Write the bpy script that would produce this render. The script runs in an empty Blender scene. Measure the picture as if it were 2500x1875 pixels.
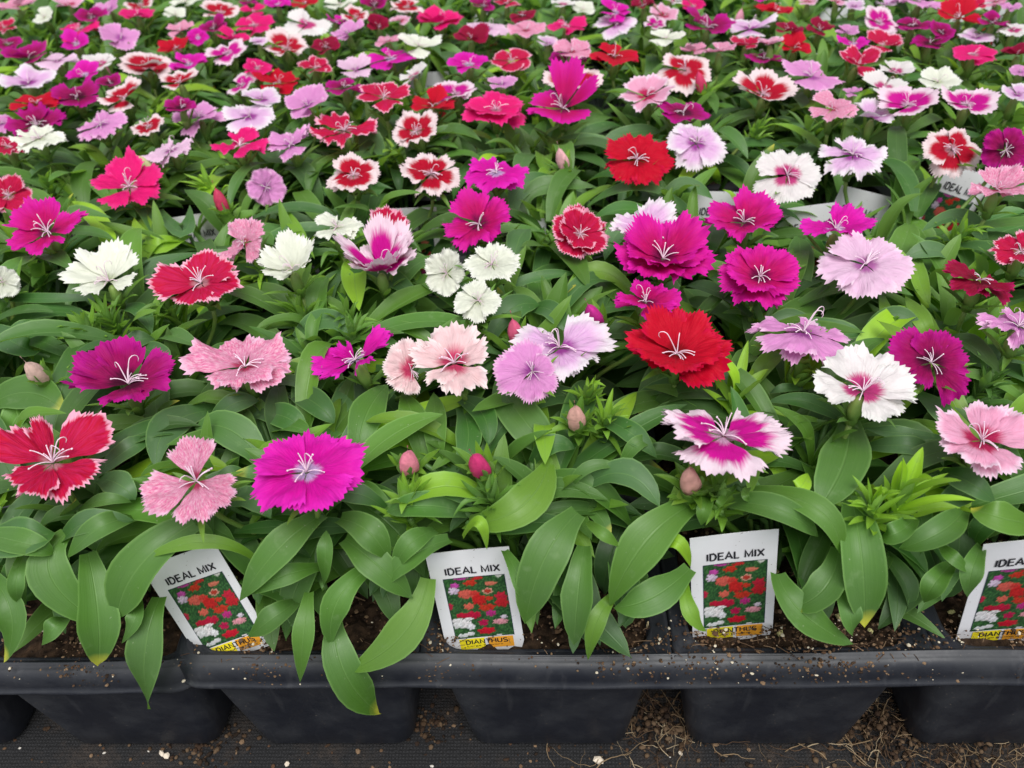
import bpy, math, random
import numpy as np
from mathutils import Vector
rng = np.random.default_rng(11)
random.seed(5)
sc = bpy.context.scene
COL = sc.collection
R = math.radians

# ------------------------------------------------------------------ camera
PITCH, ROLL, YAW, FPX = R(41.4), R(-4.0), R(-4.0), 1950.0
CAM = np.array([0.0, 0.0, 0.36])
fw = np.array([math.sin(YAW)*math.cos(PITCH), math.cos(YAW)*math.cos(PITCH), -math.sin(PITCH)])
ri0 = np.array([math.cos(YAW), -math.sin(YAW), 0.0]); up0 = np.cross(ri0, fw)
RI = ri0*math.cos(ROLL)+up0*math.sin(ROLL); UP = -ri0*math.sin(ROLL)+up0*math.cos(ROLL)
cd = bpy.data.cameras.new("camera"); cam = bpy.data.objects.new("camera", cd); COL.objects.link(cam)
from mathutils import Matrix
cam.matrix_world = Matrix(((RI[0], UP[0], -fw[0], CAM[0]), (RI[1], UP[1], -fw[1], CAM[1]), (RI[2], UP[2], -fw[2], CAM[2]), (0, 0, 0, 1)))
cd.sensor_width = 36; cd.lens = FPX/2500*36; cd.clip_start = 0.01; cd.clip_end = 100
cd.dof.use_dof = True; cd.dof.focus_distance = 0.34; cd.dof.aperture_fstop = 14.0
sc.camera = cam

# ------------------------------------------------------------------ sky and light
SUN_EL, SUN_ROT = R(62), R(200)
w = bpy.data.worlds.new("World"); sc.world = w; w.use_nodes = True
nt = w.node_tree; bg = nt.nodes['Background']
sky = nt.nodes.new('ShaderNodeTexSky'); sky.sky_type = 'NISHITA'; sky.sun_disc = False
sky.sun_elevation = SUN_EL; sky.sun_rotation = SUN_ROT
hs = nt.nodes.new('ShaderNodeHueSaturation'); hs.inputs['Saturation'].default_value = 0.22
nt.links.new(sky.outputs[0], hs.inputs['Color']); nt.links.new(hs.outputs[0], bg.inputs['Color'])
bg.inputs['Strength'].default_value = 0.12
sd = bpy.data.lights.new("sun", 'SUN'); so = bpy.data.objects.new("sun", sd); COL.objects.link(so)
sd.energy = 3.0; sd.angle = R(42); sd.color = (1, .985, .95)
so.rotation_euler = (R(22), R(8), 0); so.location = (0, -.5, 2)
sc.view_settings.view_transform = 'Standard'; sc.view_settings.look = 'None'; sc.view_settings.gamma = 1
sc.view_settings.exposure = 0.42
sc.cycles.max_bounces = 8; sc.cycles.transmission_bounces = 4; sc.cycles.diffuse_bounces = 4

# ------------------------------------------------------------------ pixel helpers (2212 x 1659 sight of the photo)
K = 2500/2212
def ray(x, y):
    u, v = x*K-1250, y*K-937.5
    return fw + RI*(u/FPX) - UP*(v/FPX)          # depth component is 1
def proj(P):
    d = np.asarray(P)-CAM; z = d@fw
    return (1250+FPX*(d@RI)/z)/K, (937.5-FPX*(d@UP)/z)/K, z
def at_z(x, y, z):
    d = ray(x, y); t = (z-CAM[2])/d[2]
    return CAM+d*t, t
def at_y(x, y, Y):
    d = ray(x, y); t = (Y-CAM[1])/d[1]
    return CAM+d*t, t

# ------------------------------------------------------------------ mesh helpers
class Buf:
    def __init__(s): s.v = []; s.f = []; s.uv = []; s.c = []; s.n = 0
    def add(s, V, F, uv=None, c=(0, .5, 0)):
        V = np.asarray(V, float)
        F = [tuple(i+s.n for i in q) for q in F]
        s.v.append(V); s.f += F; s.n += len(V)
        s.uv.append(np.zeros((len(V), 2)) if uv is None else np.asarray(uv, float))
        s.c.append(np.tile(np.array(c, float), (len(V), 1)) if np.ndim(c) == 1 else np.asarray(c, float))
    def mesh(s, name, mat, smooth=True, org=(0, 0, 0)):
        me = bpy.data.meshes.new(name)
        V = (np.concatenate(s.v) if s.v else np.zeros((0, 3)))-np.asarray(org, float)
        me.from_pydata(V.tolist(), [], s.f)
        if s.n:
            li = np.zeros(len(me.loops), np.int32); me.loops.foreach_get('vertex_index', li)
            ul = me.uv_layers.new(name='UVMap'); ul.data.foreach_set('uv', np.concatenate(s.uv)[li].ravel())
            ca = me.color_attributes.new('tint', 'FLOAT_COLOR', 'POINT')
            c = np.ones((s.n, 4)); c[:, :3] = np.concatenate(s.c); ca.data.foreach_set('color', c.ravel())
            me.polygons.foreach_set('use_smooth', np.full(len(me.polygons), smooth))
        me.materials.append(mat); me.update()
        return me
def link(name, me, parent=None, loc=(0, 0, 0)):
    o = bpy.data.objects.new(name, me); COL.objects.link(o)
    o.location = loc
    if parent is not None: o.parent = parent
    return o
def tag(o, label=None, cat=None, group=None, kind=None):
    if label: o['label'] = label
    if cat: o['category'] = cat
    if group: o['group'] = group
    if kind: o['kind'] = kind
    return o
_g = {}
def grid_faces(a, b):
    if (a, b) not in _g:
        _g[(a, b)] = [(i*b+j, i*b+j+1, (i+1)*b+j+1, (i+1)*b+j) for i in range(a-1) for j in range(b-1)]
    return _g[(a, b)]
def norm(v):
    v = np.asarray(v, float); return v/(np.linalg.norm(v, axis=-1, keepdims=True)+1e-12)
def tube(buf, pts, rad, sides=6, c=(0, .5, 0), cap=True):
    pts = np.asarray(pts, float); n = len(pts); rad = np.broadcast_to(rad, (n,))
    T = norm(np.gradient(pts, axis=0))
    ref = np.array([.31, .17, .93]) if abs(T[0][2]) < .8 else np.array([1., .1, 0.])
    A = norm(np.cross(T, ref)); B = np.cross(T, A)
    an = np.linspace(0, 2*math.pi, sides, endpoint=False)
    V = pts[:, None]+rad[:, None, None]*(np.cos(an)[None, :, None]*A[:, None]+np.sin(an)[None, :, None]*B[:, None])
    F = [(i*sides+j, i*sides+(j+1) % sides, (i+1)*sides+(j+1) % sides, (i+1)*sides+j) for i in range(n-1) for j in range(sides)]
    if cap: F += [tuple(range(sides))[::-1], tuple((n-1)*sides+j for j in range(sides))]
    uv = np.stack([np.tile(an/6.283, n), np.repeat(np.linspace(0, 1, n), sides)], 1)
    buf.add(V.reshape(-1, 3), F, uv, c)
def chip(buf, p, s, c, flat=1.0):
    """an irregular grain"""
    t = (1+5**.5)/2
    V = norm(np.array([(-1, t, 0), (1, t, 0), (-1, -t, 0), (1, -t, 0), (0, -1, t), (0, 1, t), (0, -1, -t), (0, 1, -t), (t, 0, -1), (t, 0, 1), (-t, 0, -1), (-t, 0, 1)], float))
    F = [(0, 11, 5), (0, 5, 1), (0, 1, 7), (0, 7, 10), (0, 10, 11), (1, 5, 9), (5, 11, 4), (11, 10, 2), (10, 7, 6), (7, 1, 8), (3, 9, 4), (3, 4, 2), (3, 2, 6), (3, 6, 8), (3, 8, 9), (4, 9, 5), (2, 4, 11), (6, 2, 10), (8, 6, 7), (9, 8, 1)]
    sc3 = s*rng.uniform(.55, 1.2, 3); sc3[2] *= flat
    a = rng.uniform(0, 6.28); V = V*rng.uniform(.8, 1.15, (12, 1))*sc3
    ca, sa = math.cos(a), math.sin(a); V = V@np.array([[ca, sa, 0], [-sa, ca, 0], [0, 0, 1]])
    buf.add(V+p, F, None, c)

# ------------------------------------------------------------------ materials
def mat(name):
    m = bpy.data.materials.new(name); m.use_nodes = True
    t = m.node_tree; b = t.nodes['Principled BSDF']; return m, t, b
def N(t, ty, **k):
    n = t.nodes.new(ty)
    for a, v in k.items():
        if a in n.inputs.keys(): n.inputs[a].default_value = v
        else: setattr(n, a, v)
    return n
def math_(t, op, a, b=None, clamp=False):
    n = t.nodes.new('ShaderNodeMath'); n.operation = op; n.use_clamp = clamp
    for i, x in enumerate((a, b)):
        if x is None: continue
        if isinstance(x, (int, float)): n.inputs[i].default_value = x
        else: t.links.new(x, n.inputs[i])
    return n.outputs[0]
def mixc(t, f, a, b, mode='MIX'):
    n = t.nodes.new('ShaderNodeMix'); n.data_type = 'RGBA'; n.blend_type = mode
    for s, x in ((n.inputs[0], f), (n.inputs[6], a), (n.inputs[7], b)):
        if isinstance(x, (int, float)): s.default_value = x
        elif isinstance(x, tuple): s.default_value = (*x, 1)
        else: t.links.new(x, s)
    return n.outputs[2]
def maprange(t, x, a, b, c=0., d=1., smooth=False):
    n = t.nodes.new('ShaderNodeMapRange'); n.clamp = True
    if smooth: n.interpolation_type = 'SMOOTHSTEP'
    t.links.new(x, n.inputs[0])
    for i, v in enumerate((a, b, c, d)): n.inputs[i+1].default_value = v
    return n.outputs[0]
def noise(t, vec, scale, detail=3, rough=.55):
    n = N(t, 'ShaderNodeTexNoise'); n.inputs['Scale'].default_value = scale; n.inputs['Detail'].default_value = detail; n.inputs['Roughness'].default_value = rough
    if vec is not None: t.links.new(vec, n.inputs['Vector'])
    return n.outputs['Fac']
def thin(t, b, col, k):
    """petal or leaf: part of the light passes through"""
    tr = N(t, 'ShaderNodeBsdfTranslucent'); t.links.new(col, tr.inputs[0])
    mx = N(t, 'ShaderNodeMixShader'); mx.inputs[0].default_value = k
    t.links.new(b.outputs[0], mx.inputs[1]); t.links.new(tr.outputs[0], mx.inputs[2])
    t.links.new(mx.outputs[0], t.nodes['Material Output'].inputs[0])

def leaf_material():
    m, t, b = mat("leaf_green")
    at = N(t, 'ShaderNodeAttribute', attribute_name='tint'); sp = N(t, 'ShaderNodeSeparateColor'); t.links.new(at.outputs[0], sp.inputs[0])
    uv = N(t, 'ShaderNodeUVMap'); su = N(t, 'ShaderNodeSeparateXYZ'); t.links.new(uv.outputs[0], su.inputs[0])
    geo = N(t, 'ShaderNodeNewGeometry')
    tc = N(t, 'ShaderNodeTexCoord')
    col = mixc(t, sp.outputs[0], (.036, .115, .018), (.25, .45, .015))
    back = mixc(t, sp.outputs[0], (.11, .23, .07), (.24, .42, .05))
    col = mixc(t, geo.outputs['Backfacing'], col, back)
    blue = mixc(t, maprange(t, noise(t, tc.outputs['Object'], 26, 2), .4, .7), col, (.085, .145, .075))
    col = mixc(t, math_(t, 'MULTIPLY', maprange(t, sp.outputs[0], 0, .14, 1, .25), .70), col, blue)
    # midrib and faint parallel veins
    ax = math_(t, 'ABSOLUTE', math_(t, 'SUBTRACT', su.outputs[1], .5))
    rib = maprange(t, ax, .0, .035, 1, 0, True)
    col = mixc(t, math_(t, 'MULTIPLY', rib, .32), col, (.13, .25, .07))
    wv = N(t, 'ShaderNodeMapping'); wv.inputs['Scale'].default_value = (1.2, 26, 1); t.links.new(uv.outputs[0], wv.inputs[0])
    vein = noise(t, wv.outputs[0], 1.0, 2)
    col = mixc(t, maprange(t, vein, .3, .7, .0, .22), col, mixc(t, 1., col, (1.7, 1.5, 1.6), 'MULTIPLY'))
    sm = noise(t, tc.outputs['Object'], 160, 3)
    col = mixc(t, maprange(t, sm, .62, .75, 0, .3), col, (.16, .25, .11))
    sp2 = noise(t, tc.outputs['Object'], 700, 2)
    col = mixc(t, maprange(t, sp2, .73, .77, 0, .45), col, (.30, .34, .24))
    edge = maprange(t, ax, .44, .5, 0, 1)
    col = mixc(t, math_(t, 'MULTIPLY', edge, .45), col, (.2, .36, .1))
    # yellow tip
    tipf = math_(t, 'MULTIPLY', sp.outputs[2], maprange(t, math_(t, 'ADD', su.outputs[0], math_(t, 'MULTIPLY', math_(t, 'SUBTRACT', noise(t, tc.outputs['Object'], 90), .5), .12)), .86, .97))
    col = mixc(t, tipf, col, (.50, .50, .06))
    val = maprange(t, sp.outputs[1], 0, 1, .55, 1.50)
    vm = N(t, 'ShaderNodeVectorMath', operation='SCALE'); t.links.new(col, vm.inputs[0]); t.links.new(val, vm.inputs['Scale']); col = vm.outputs[0]
    t.links.new(col, b.inputs['Base Color'])
    b.inputs['Roughness'].default_value = .42; b.inputs['Specular IOR Level'].default_value = .5
    t.links.new(maprange(t, sm, .3, .7, .44, .60), b.inputs['Roughness'])
    bp = N(t, 'ShaderNodeBump'); bp.inputs['Strength'].default_value = .35; bp.inputs['Distance'].default_value = .0006
    hgt = math_(t, 'ADD', math_(t, 'MULTIPLY', vein, .5), math_(t, 'MULTIPLY', rib, -.9))
    t.links.new(hgt, bp.inputs['Height']); t.links.new(bp.outputs[0], b.inputs['Normal'])
    bright = N(t, 'ShaderNodeVectorMath', operation='MULTIPLY'); t.links.new(col, bright.inputs[0]); bright.inputs[1].default_value = (2.0, 2.0, .7)
    thin(t, b, bright.outputs[0], .25)
    return m
LEAF = leaf_material()

def petal_material(name, mid, edge=None, e0=.9, e1=.97, eye=None, r0=.2, r1=.4, jag=.16, vein=(1.2, 1.2, 1.2), vk=.25, lo=None, spots=0):
    m, t, b = mat(name)
    uv = N(t, 'ShaderNodeUVMap'); su = N(t, 'ShaderNodeSeparateXYZ'); t.links.new(uv.outputs[0], su.inputs[0])
    mp = N(t, 'ShaderNodeMapping'); mp.inputs['Scale'].default_value = (34, 2.0, 1); t.links.new(uv.outputs[0], mp.inputs[0])
    oi = N(t, 'ShaderNodeObjectInfo'); ad = N(t, 'ShaderNodeVectorMath', operation='ADD'); t.links.new(mp.outputs[0], ad.inputs[0])
    ml = math_(t, 'MULTIPLY', oi.outputs['Random'], 60.); t.links.new(ml, ad.inputs[1])
    nz = noise(t, ad.outputs[0], 1., 3, .6)
    mp2 = N(t, 'ShaderNodeMapping'); mp2.inputs['Scale'].default_value = (3.5, 3, 1); t.links.new(uv.outputs[0], mp2.inputs[0])
    big = noise(t, mp2.outputs[0], 1., 2)
    v = math_(t, 'ADD', su.outputs[1], math_(t, 'MULTIPLY', math_(t, 'SUBTRACT', nz, .5), jag*2))
    v = math_(t, 'ADD', v, math_(t, 'MULTIPLY', math_(t, 'SUBTRACT', big, .5), jag*.8))
    # the outer margin follows the side edges too
    ax = math_(t, 'MULTIPLY', math_(t, 'ABSOLUTE', math_(t, 'SUBTRACT', su.outputs[0], .5)), 2.)
    side = math_(t, 'MULTIPLY', math_(t, 'POWER', ax, 3.), .16)
    ve = math_(t, 'ADD', v, side)
    col = mixc(t, maprange(t, nz, .35, .68, 0, vk), mid, mixc(t, 1., mid, vein, 'MULTIPLY'))
    if lo: col = mixc(t, maprange(t, v, .1, .75), lo, col)
    if spots:
        ms = N(t, 'ShaderNodeMapping'); ms.inputs['Scale'].default_value = (46, 9, 1); t.links.new(uv.outputs[0], ms.inputs[0])
        mott = noise(t, ms.outputs[0], 1, 4, .7)
        col = mixc(t, maprange(t, mott, .42, .62, 0, spots), col, (.86, .62, .72))
    if edge: col = mixc(t, maprange(t, ve, e0, e1), col, edge)
    if eye: col = mixc(t, maprange(t, v, r0, r1, 1, 0), col, eye)
    t.links.new(col, b.inputs['Base Color'])
    b.inputs['Roughness'].default_value = .6; b.inputs['Specular IOR Level'].default_value = .18
    
    bp = N(t, 'ShaderNodeBump'); bp.inputs['Strength'].default_value = .9; bp.inputs['Distance'].default_value = .0009
    t.links.new(nz, bp.inputs['Height']); t.links.new(bp.outputs[0], b.inputs['Normal'])
    thin(t, b, col, .3)
    return m
WHT = (.77, .75, .73); PKE = (.86, .55, .70)
PET = {
 'MG': (petal_material('petal_magenta', (.68, .003, .34), (.72, .02, .48), .6, 1.1, (.62, .40, .72), .13, .24, vein=(.72, .5, .75), vk=.7), 'bright magenta'),
 'DM': (petal_material('petal_purple_magenta', (.34, .001, .10), (.46, .005, .24), .6, 1.0, (.09, .002, .03), .22, .42, vein=(.6, .5, .6), vk=.7), 'deep magenta'),
 'MC': (petal_material('petal_crimson_magenta', (.54, .001, .13), (.66, .010, .36), .5, 1.05, (.22, .002, .07), .16, .32, vein=(.7, .5, .7), vk=.7), 'crimson magenta'),
 'RD': (petal_material('petal_red', (.55, .0005, .022), (.58, .002, .05), .85, 1.1, (.30, .001, .008), .16, .3, vein=(.75, .5, .5), vk=.5), 'red'),
 'CR': (petal_material('petal_crimson', (.29, .001, .035), (.40, .004, .09), .85, 1.05, (.14, .001, .012), .18, .36, vein=(.65, .5, .5), vk=.6), 'dark crimson'),
 'RE': (petal_material('petal_red_rimmed', (.50, .001, .030), (.86, .40, .54), .90, .97, (.62, .25, .30), .1, .2, jag=.13, vein=(1.2, 22, 5), vk=.6), 'crimson red, pale rimmed'),
 'RW': (petal_material('petal_red_white_margin', (.47, .001, .024), (.80, .64, .66), .64, .80, (.60, .26, .32), .12, .22, jag=.15, vein=(.8, .5, .5), vk=.4), 'red, white edged'),
 'MW': (petal_material('petal_magenta_white_margin', (.60, .003, .28), (.80, .62, .72), .62, .80, (.68, .36, .55), .13, .24, jag=.16, vein=(.85, .5, .9), vk=.4), 'magenta, white edged'),
 'HP': (petal_material('petal_hot_pink', (.74, .008, .17), (.78, .05, .28), .85, 1.1, (.68, .22, .36), .1, .22, vein=(.85, .6, .7), vk=.4), 'hot pink'),
 'PK': (petal_material('petal_salmon_pink', (.72, .21, .40), (.82, .50, .66), .90, 1.05, (.52, .05, .13), .11, .22, vein=(.92, .5, .62), vk=.8, spots=.65), 'salmon pink'),
 'PR': (petal_material('petal_pink_red_eye', (.78, .38, .55), (.84, .62, .75), .8, 1.0, (.50, .02, .10), .26, .42, vein=(.95, .7, .75), vk=.6), 'pale pink, red eyed'),
 'LP': (petal_material('petal_blush', (.84, .58, .60), (.87, .72, .72), .8, 1.0, (.68, .06, .16), .20, .46, vein=(1, .92, .93), vk=.6), 'blush pink'),
 'WE': (petal_material('petal_white_pink_eye', (.78, .73, .73), WHT, .8, 1.0, (.58, .05, .22), .28, .42, vein=(1, .96, .97), vk=.5), 'white, pink eyed'),
 'WH': (petal_material('petal_white', (.79, .80, .69), (.82, .82, .75), .7, 1.0, (.66, .72, .48), .08, .25, vein=(.93, .94, .90), vk=.5), 'white'),
 'LV': (petal_material('petal_lilac', (.72, .30, .60), (.82, .52, .72), .85, 1.08, (.42, .08, .38), .10, .30, vein=(.9, .72, .9), vk=.7), 'lilac pink'),
 'LA': (petal_material('petal_pale_lavender', (.78, .52, .70), (.83, .64, .76), .85, 1.08, (.50, .14, .42), .12, .28, vein=(.95, .84, .93), vk=.6), 'pale lavender'),
 'LW': (petal_material('petal_lilac_white', (.78, .50, .74), (.80, .72, .78), .62, .92, (.42, .07, .38), .16, .34, vein=(.88, .66, .9), vk=.75), 'white and lilac'),
}
def simple(name, col, rough=.5, spec=.5, bump=0, bscale=200, var=None, vscale=60):
    m, t, b = mat(name); b.inputs['Roughness'].default_value = rough; b.inputs['Specular IOR Level'].default_value = spec
    b.inputs['Base Color'].default_value = (*col, 1)
    tc = N(t, 'ShaderNodeTexCoord')
    if var: t.links.new(mixc(t, maprange(t, noise(t, tc.outputs['Object'], vscale, 4), .35, .7), col, var), b.inputs['Base Color'])
    if bump:
        bp = N(t, 'ShaderNodeBump'); bp.inputs['Strength'].default_value = bump; bp.inputs['Distance'].default_value = .001
        t.links.new(noise(t, tc.outputs['Object'], bscale, 4), bp.inputs['Height']); t.links.new(bp.outputs[0], b.inputs['Normal'])
    return m
STAMEN = simple('stamen_white', (.74, .56, .66), .5, .3)
CALYX = simple('calyx_green', (.12, .23, .045), .5, .4, .3, 300, (.20, .27, .06), 90)
STEMM = simple('stem_green', (.075, .16, .04), .5, .4, .2, 300)
def vcol_mat(name, rough=.85, spec=.3, bump=0, bscale=900):
    m, t, b = mat(name)
    at = N(t, 'ShaderNodeAttribute', attribute_name='tint')
    t.links.new(at.outputs[0], b.inputs['Base Color']); b.inputs['Roughness'].default_value = rough; b.inputs['Specular IOR Level'].default_value = spec
    if bump:
        tc = N(t, 'ShaderNodeTexCoord'); bp = N(t, 'ShaderNodeBump'); bp.inputs['Strength'].default_value = bump; bp.inputs['Distance'].default_value = .001
        t.links.new(noise(t, tc.outputs['Object'], bscale, 3), bp.inputs['Height']); t.links.new(bp.outputs[0], b.inputs['Normal'])
    return m
GRAIN = vcol_mat('grains', .9, .2, .5)
BUDM = vcol_mat('bud_petals', .6, .3, .4, 500)
PRINT = vcol_mat('printed_picture', .35, .4)
def plastic():
    m, t, b = mat('black_plastic')
    tc = N(t, 'ShaderNodeTexCoord')
    dust = noise(t, tc.outputs['Object'], 38, 5, .65)
    fine = noise(t, tc.outputs['Object'], 900, 2)
    base = mixc(t, maprange(t, dust, .42, .72, 0, .75), (.0075, .0090, .0145), (.024, .026, .031))
    speck = math_(t, 'MULTIPLY', maprange(t, fine, .70, .76), maprange(t, dust, .42, .6))
    base = mixc(t, math_(t, 'MULTIPLY', speck, .8), base, (.20, .16, .12))
    # dried drips and scratches
    mp = N(t, 'ShaderNodeMapping'); mp.inputs['Scale'].default_value = (160, 160, 9); t.links.new(tc.outputs['Object'], mp.inputs[0])
    base = mixc(t, maprange(t, noise(t, mp.outputs[0], 1, 3), .60, .72, 0, .18), base, (.09, .09, .095))
    t.links.new(base, b.inputs['Base Color'])
    t.links.new(maprange(t, dust, .3, .7, .42, .68), b.inputs['Roughness']); b.inputs['Specular IOR Level'].default_value = .5
    bp = N(t, 'ShaderNodeBump'); bp.inputs['Strength'].default_value = .15; bp.inputs['Distance'].default_value = .001
    t.links.new(noise(t, tc.outputs['Object'], 120, 3), bp.inputs['Height']); t.links.new(bp.outputs[0], b.inputs['Normal'])
    return m
PLASTIC = plastic()
SOIL = simple('potting_soil', (.010, .006, .004), .95, .15, 1.0, 420, (.050, .030, .018), 240)
def card_mat():
    m, t, b = mat('tag_white'); tc = N(t, 'ShaderNodeTexCoord')
    s = noise(t, tc.outputs['Object'], 520, 2); big = noise(t, tc.outputs['Object'], 60, 3)
    oi = N(t, 'ShaderNodeObjectInfo')
    col = mixc(t, maprange(t, big, .4, .7, 0, .35), (.66, .66, .69), (.57, .56, .57))
    col = mixc(t, math_(t, 'MULTIPLY', maprange(t, s, .715, .735), .75), col, (.13, .10, .08))
    t.links.new(col, b.inputs['Base Color']); b.inputs['Roughness'].default_value = .4
    return m
CARD = card_mat()
INK = simple('tag_ink', (.015, .015, .02), .5, .3)
YEL = simple('tag_yellow', (.78, .66, .02), .4); ORG = simple('tag_orange', (.72, .32, .03), .4)
def ground_mat():
    m, t, b = mat('weed_fabric'); tc = N(t, 'ShaderNodeTexCoord')
    def wave(ax):
        n = N(t, 'ShaderNodeTexWave'); n.bands_direction = ax; n.inputs['Scale'].default_value = 190; n.inputs['Distortion'].default_value = 1.5; n.inputs['Detail'].default_value = 1
        t.links.new(tc.outputs['Object'], n.inputs['Vector']); return n.outputs['Fac']
    ww = math_(t, 'MULTIPLY', wave('X'), wave('Y'))
    dirt = noise(t, tc.outputs['Object'], 26, 6, .7); fine = noise(t, tc.outputs['Object'], 420, 4, .7)
    col = mixc(t, maprange(t, ww, .1, .7), (.004, .004, .005), (.018, .018, .020))
    col = mixc(t, maprange(t, dirt, .48, .62, 0, .85), col, mixc(t, maprange(t, fine, .35, .65), (.008, .006, .005), (.045, .032, .024)))
    t.links.new(col, b.inputs['Base Color']); b.inputs['Roughness'].default_value = .85
    bp = N(t, 'ShaderNodeBump'); bp.inputs['Strength'].default_value = .9; bp.inputs['Distance'].default_value = .0025
    t.links.new(math_(t, 'ADD', math_(t, 'MULTIPLY', ww, .25), fine), bp.inputs['Height']); t.links.new(bp.outputs[0], b.inputs['Normal'])
    return m

# ------------------------------------------------------------------ ground
b = Buf(); b.add([(-30, -30, -.028), (30, -30, -.028), (30, 30, -.028), (-30, 30, -.028)], [(0, 1, 2, 3)])
tag(link('ground', b.mesh('ground', ground_mat(), False)), kind='structure')

# ------------------------------------------------------------------ trays
P = .1035; PY = .0935                     # cell pitch
RIMY = .1715; DECK = .060; G = -.028; NX, NY = 6, 3
TRAYW = NX*P+.008; TRAYD = NY*PY+.013
TX = -.1655                                # left edge of the tray that starts at the photo's left third
TSTEP = TRAYW-.016
TRAYX = [TX-TSTEP, TX, TX+TSTEP]
def rsq(hx, hy, r, n=5):
    pts = []
    for cx, cy, a0 in ((hx-r, hy-r, 0), (-hx+r, hy-r, 90), (-hx+r, -hy+r, 180), (hx-r, -hy+r, 270)):
        for k in range(n+1):
            a = R(a0+90*k/n); pts.append((cx+r*math.cos(a), cy+r*math.sin(a)))
    return np.array(pts)
def loft(buf, rings, closed_bottom=False):
    n = len(rings[0]); V = np.concatenate(rings)
    F = [(i*n+j, i*n+(j+1) % n, (i+1)*n+(j+1) % n, (i+1)*n+j) for i in range(len(rings)-1) for j in range(n)]
    if closed_bottom: F.append(tuple((len(rings)-1)*n+j for j in range(n))[::-1])
    buf.add(V, F, None)
def ring(p2, z, cx=0, cy=0, wob=0):
    v = np.zeros((len(p2), 3)); v[:, :2] = p2+np.array([cx, cy]); v[:, 2] = z+wob; return v
def cell_mesh():
    b = Buf()
    rings = [ring(rsq(.0450, .0425, .011), DECK-.0005), ring(rsq(.0468, .0464, .008), DECK-.003)]
    for t_ in np.linspace(0, 1, 6)[1:]:
        rings.append(ring(rsq(.0468-.0090*t_, .0464-.0034*t_, .0075+.0015*t_), DECK-.003-(DECK-.003-G-.005)*t_))
    rings.append(ring(rsq(.0368, .0418, .0095), G+.0022))
    rings.append(ring(rsq(.0345, .039, .009), G+.0008))
    loft(b, rings, True)
    # inner wall down to the soil
    inn = [ring(rsq(.0450, .0425, .011), DECK-.0005), ring(rsq(.0438, .0413, .010), DECK-.0005), ring(rsq(.0418, .0393, .010), DECK-.020)]
    loft(b, inn[::-1])
    return b.mesh('pot_cell', PLASTIC)
CELLM = cell_mesh()
def deck_mesh():
    """top sheet of one tray: rounded openings, a raised bead and thin seams between cells"""
    b = Buf()
    x0, y0 = .004, .0065
    for i in range(NX):
        for j in range(NY):
            cx, cy = x0+P*(i+.5), y0+PY*(j+.5)
            h = rsq(.0450, .0425, .011, 5)
            sq = []
            ex, ey = P/2-.0005, PY/2-.0005
            for p in h:
                k = max(abs(p[0])/ex, abs(p[1])/ey); sq.append(p/k)
            sq = np.array(sq)
            # put real corners in
            for q, (sx, sy) in enumerate(((1, 1), (-1, 1), (-1, -1), (1, -1))): sq[q*6+2] = (sx*ex, sy*ey); sq[q*6+3] = (sx*ex, sy*ey)
            r_in = ring(h, DECK-.0005, cx, cy); r_md = ring(h*.25+sq*.75, DECK+.0012, cx, cy); r_ou = ring(sq, DECK+.0018, cx, cy)
            r_dn = ring(sq, DECK-.006, cx, cy)
            loft(b, [r_dn, r_ou, r_md, r_in])
    return b.mesh('deck', PLASTIC)
DECKM = deck_mesh()
def rim_mesh():
    """bullnose round the tray with a flat lip below"""
    b = Buf()
    prof = [(-.0040, DECK+.0002), (-.0030, DECK+.0010), (-.0024, DECK+.0024), (-.0018, DECK+.0025), (-.0012, DECK+.0014), (.0004, DECK+.0013), (.0018, DECK+.0006), (.0031, DECK-.0010), (.0041, DECK-.0034), (.0046, DECK-.0062), (.0048, DECK-.0082), (.0056, DECK-.0090), (.0061, DECK-.0098), (.0061, DECK-.0106), (.0054, DECK-.0112), (.0040, DECK-.0106), (.0028, DECK-.006)]
    hx, hy = TRAYW/2-.0060, TRAYD/2-.0060
    rings = [ring(rsq(hx+o, hy+o, .010+o, 8), z, TRAYW/2, TRAYD/2) for o, z in prof]
    # long sides as many pieces so that the lip can sag a little
    def dense(r):
        out = []
        n = len(r)
        for i in range(n):
            a, c = r[i], r[(i+1) % n]; L = np.linalg.norm(c-a); k = 40 if L > .2 else 1
            out += [a+(c-a)*s/k for s in range(k)]
        return np.array(out)
    rings = [dense(r) for r in rings]
    for k, r in enumerate(rings):
        r[:, 2] += .0009*np.sin(r[:, 0]*23)+.0005*np.sin(r[:, 0]*61+1)
        if k >= 9: r[:, 2] += .0004*np.sin(r[:, 0]*140+k)
    loft(b, rings[::-1])
    return b.mesh('rim', PLASTIC)
RIMM = rim_mesh()
tray_n = 0
ordn = ['first', 'second', 'third', 'fourth', 'fifth', 'sixth', 'seventh', 'eighth', 'ninth', 'tenth', 'eleventh', 'twelfth', 'thirteenth', 'fourteenth']
TRAY_ROWS = [RIMY-.009, RIMY-.009+TRAYD+.006, RIMY-.009+2*(TRAYD+.006), RIMY-.009+3*(TRAYD+.006)]
tlab = {(0, 0): 'black plastic cell tray at the front left, its lip tucked under the next tray',
        (0, 1): 'black plastic cell tray at the front centre and right, three pots showing whole'}
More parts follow.
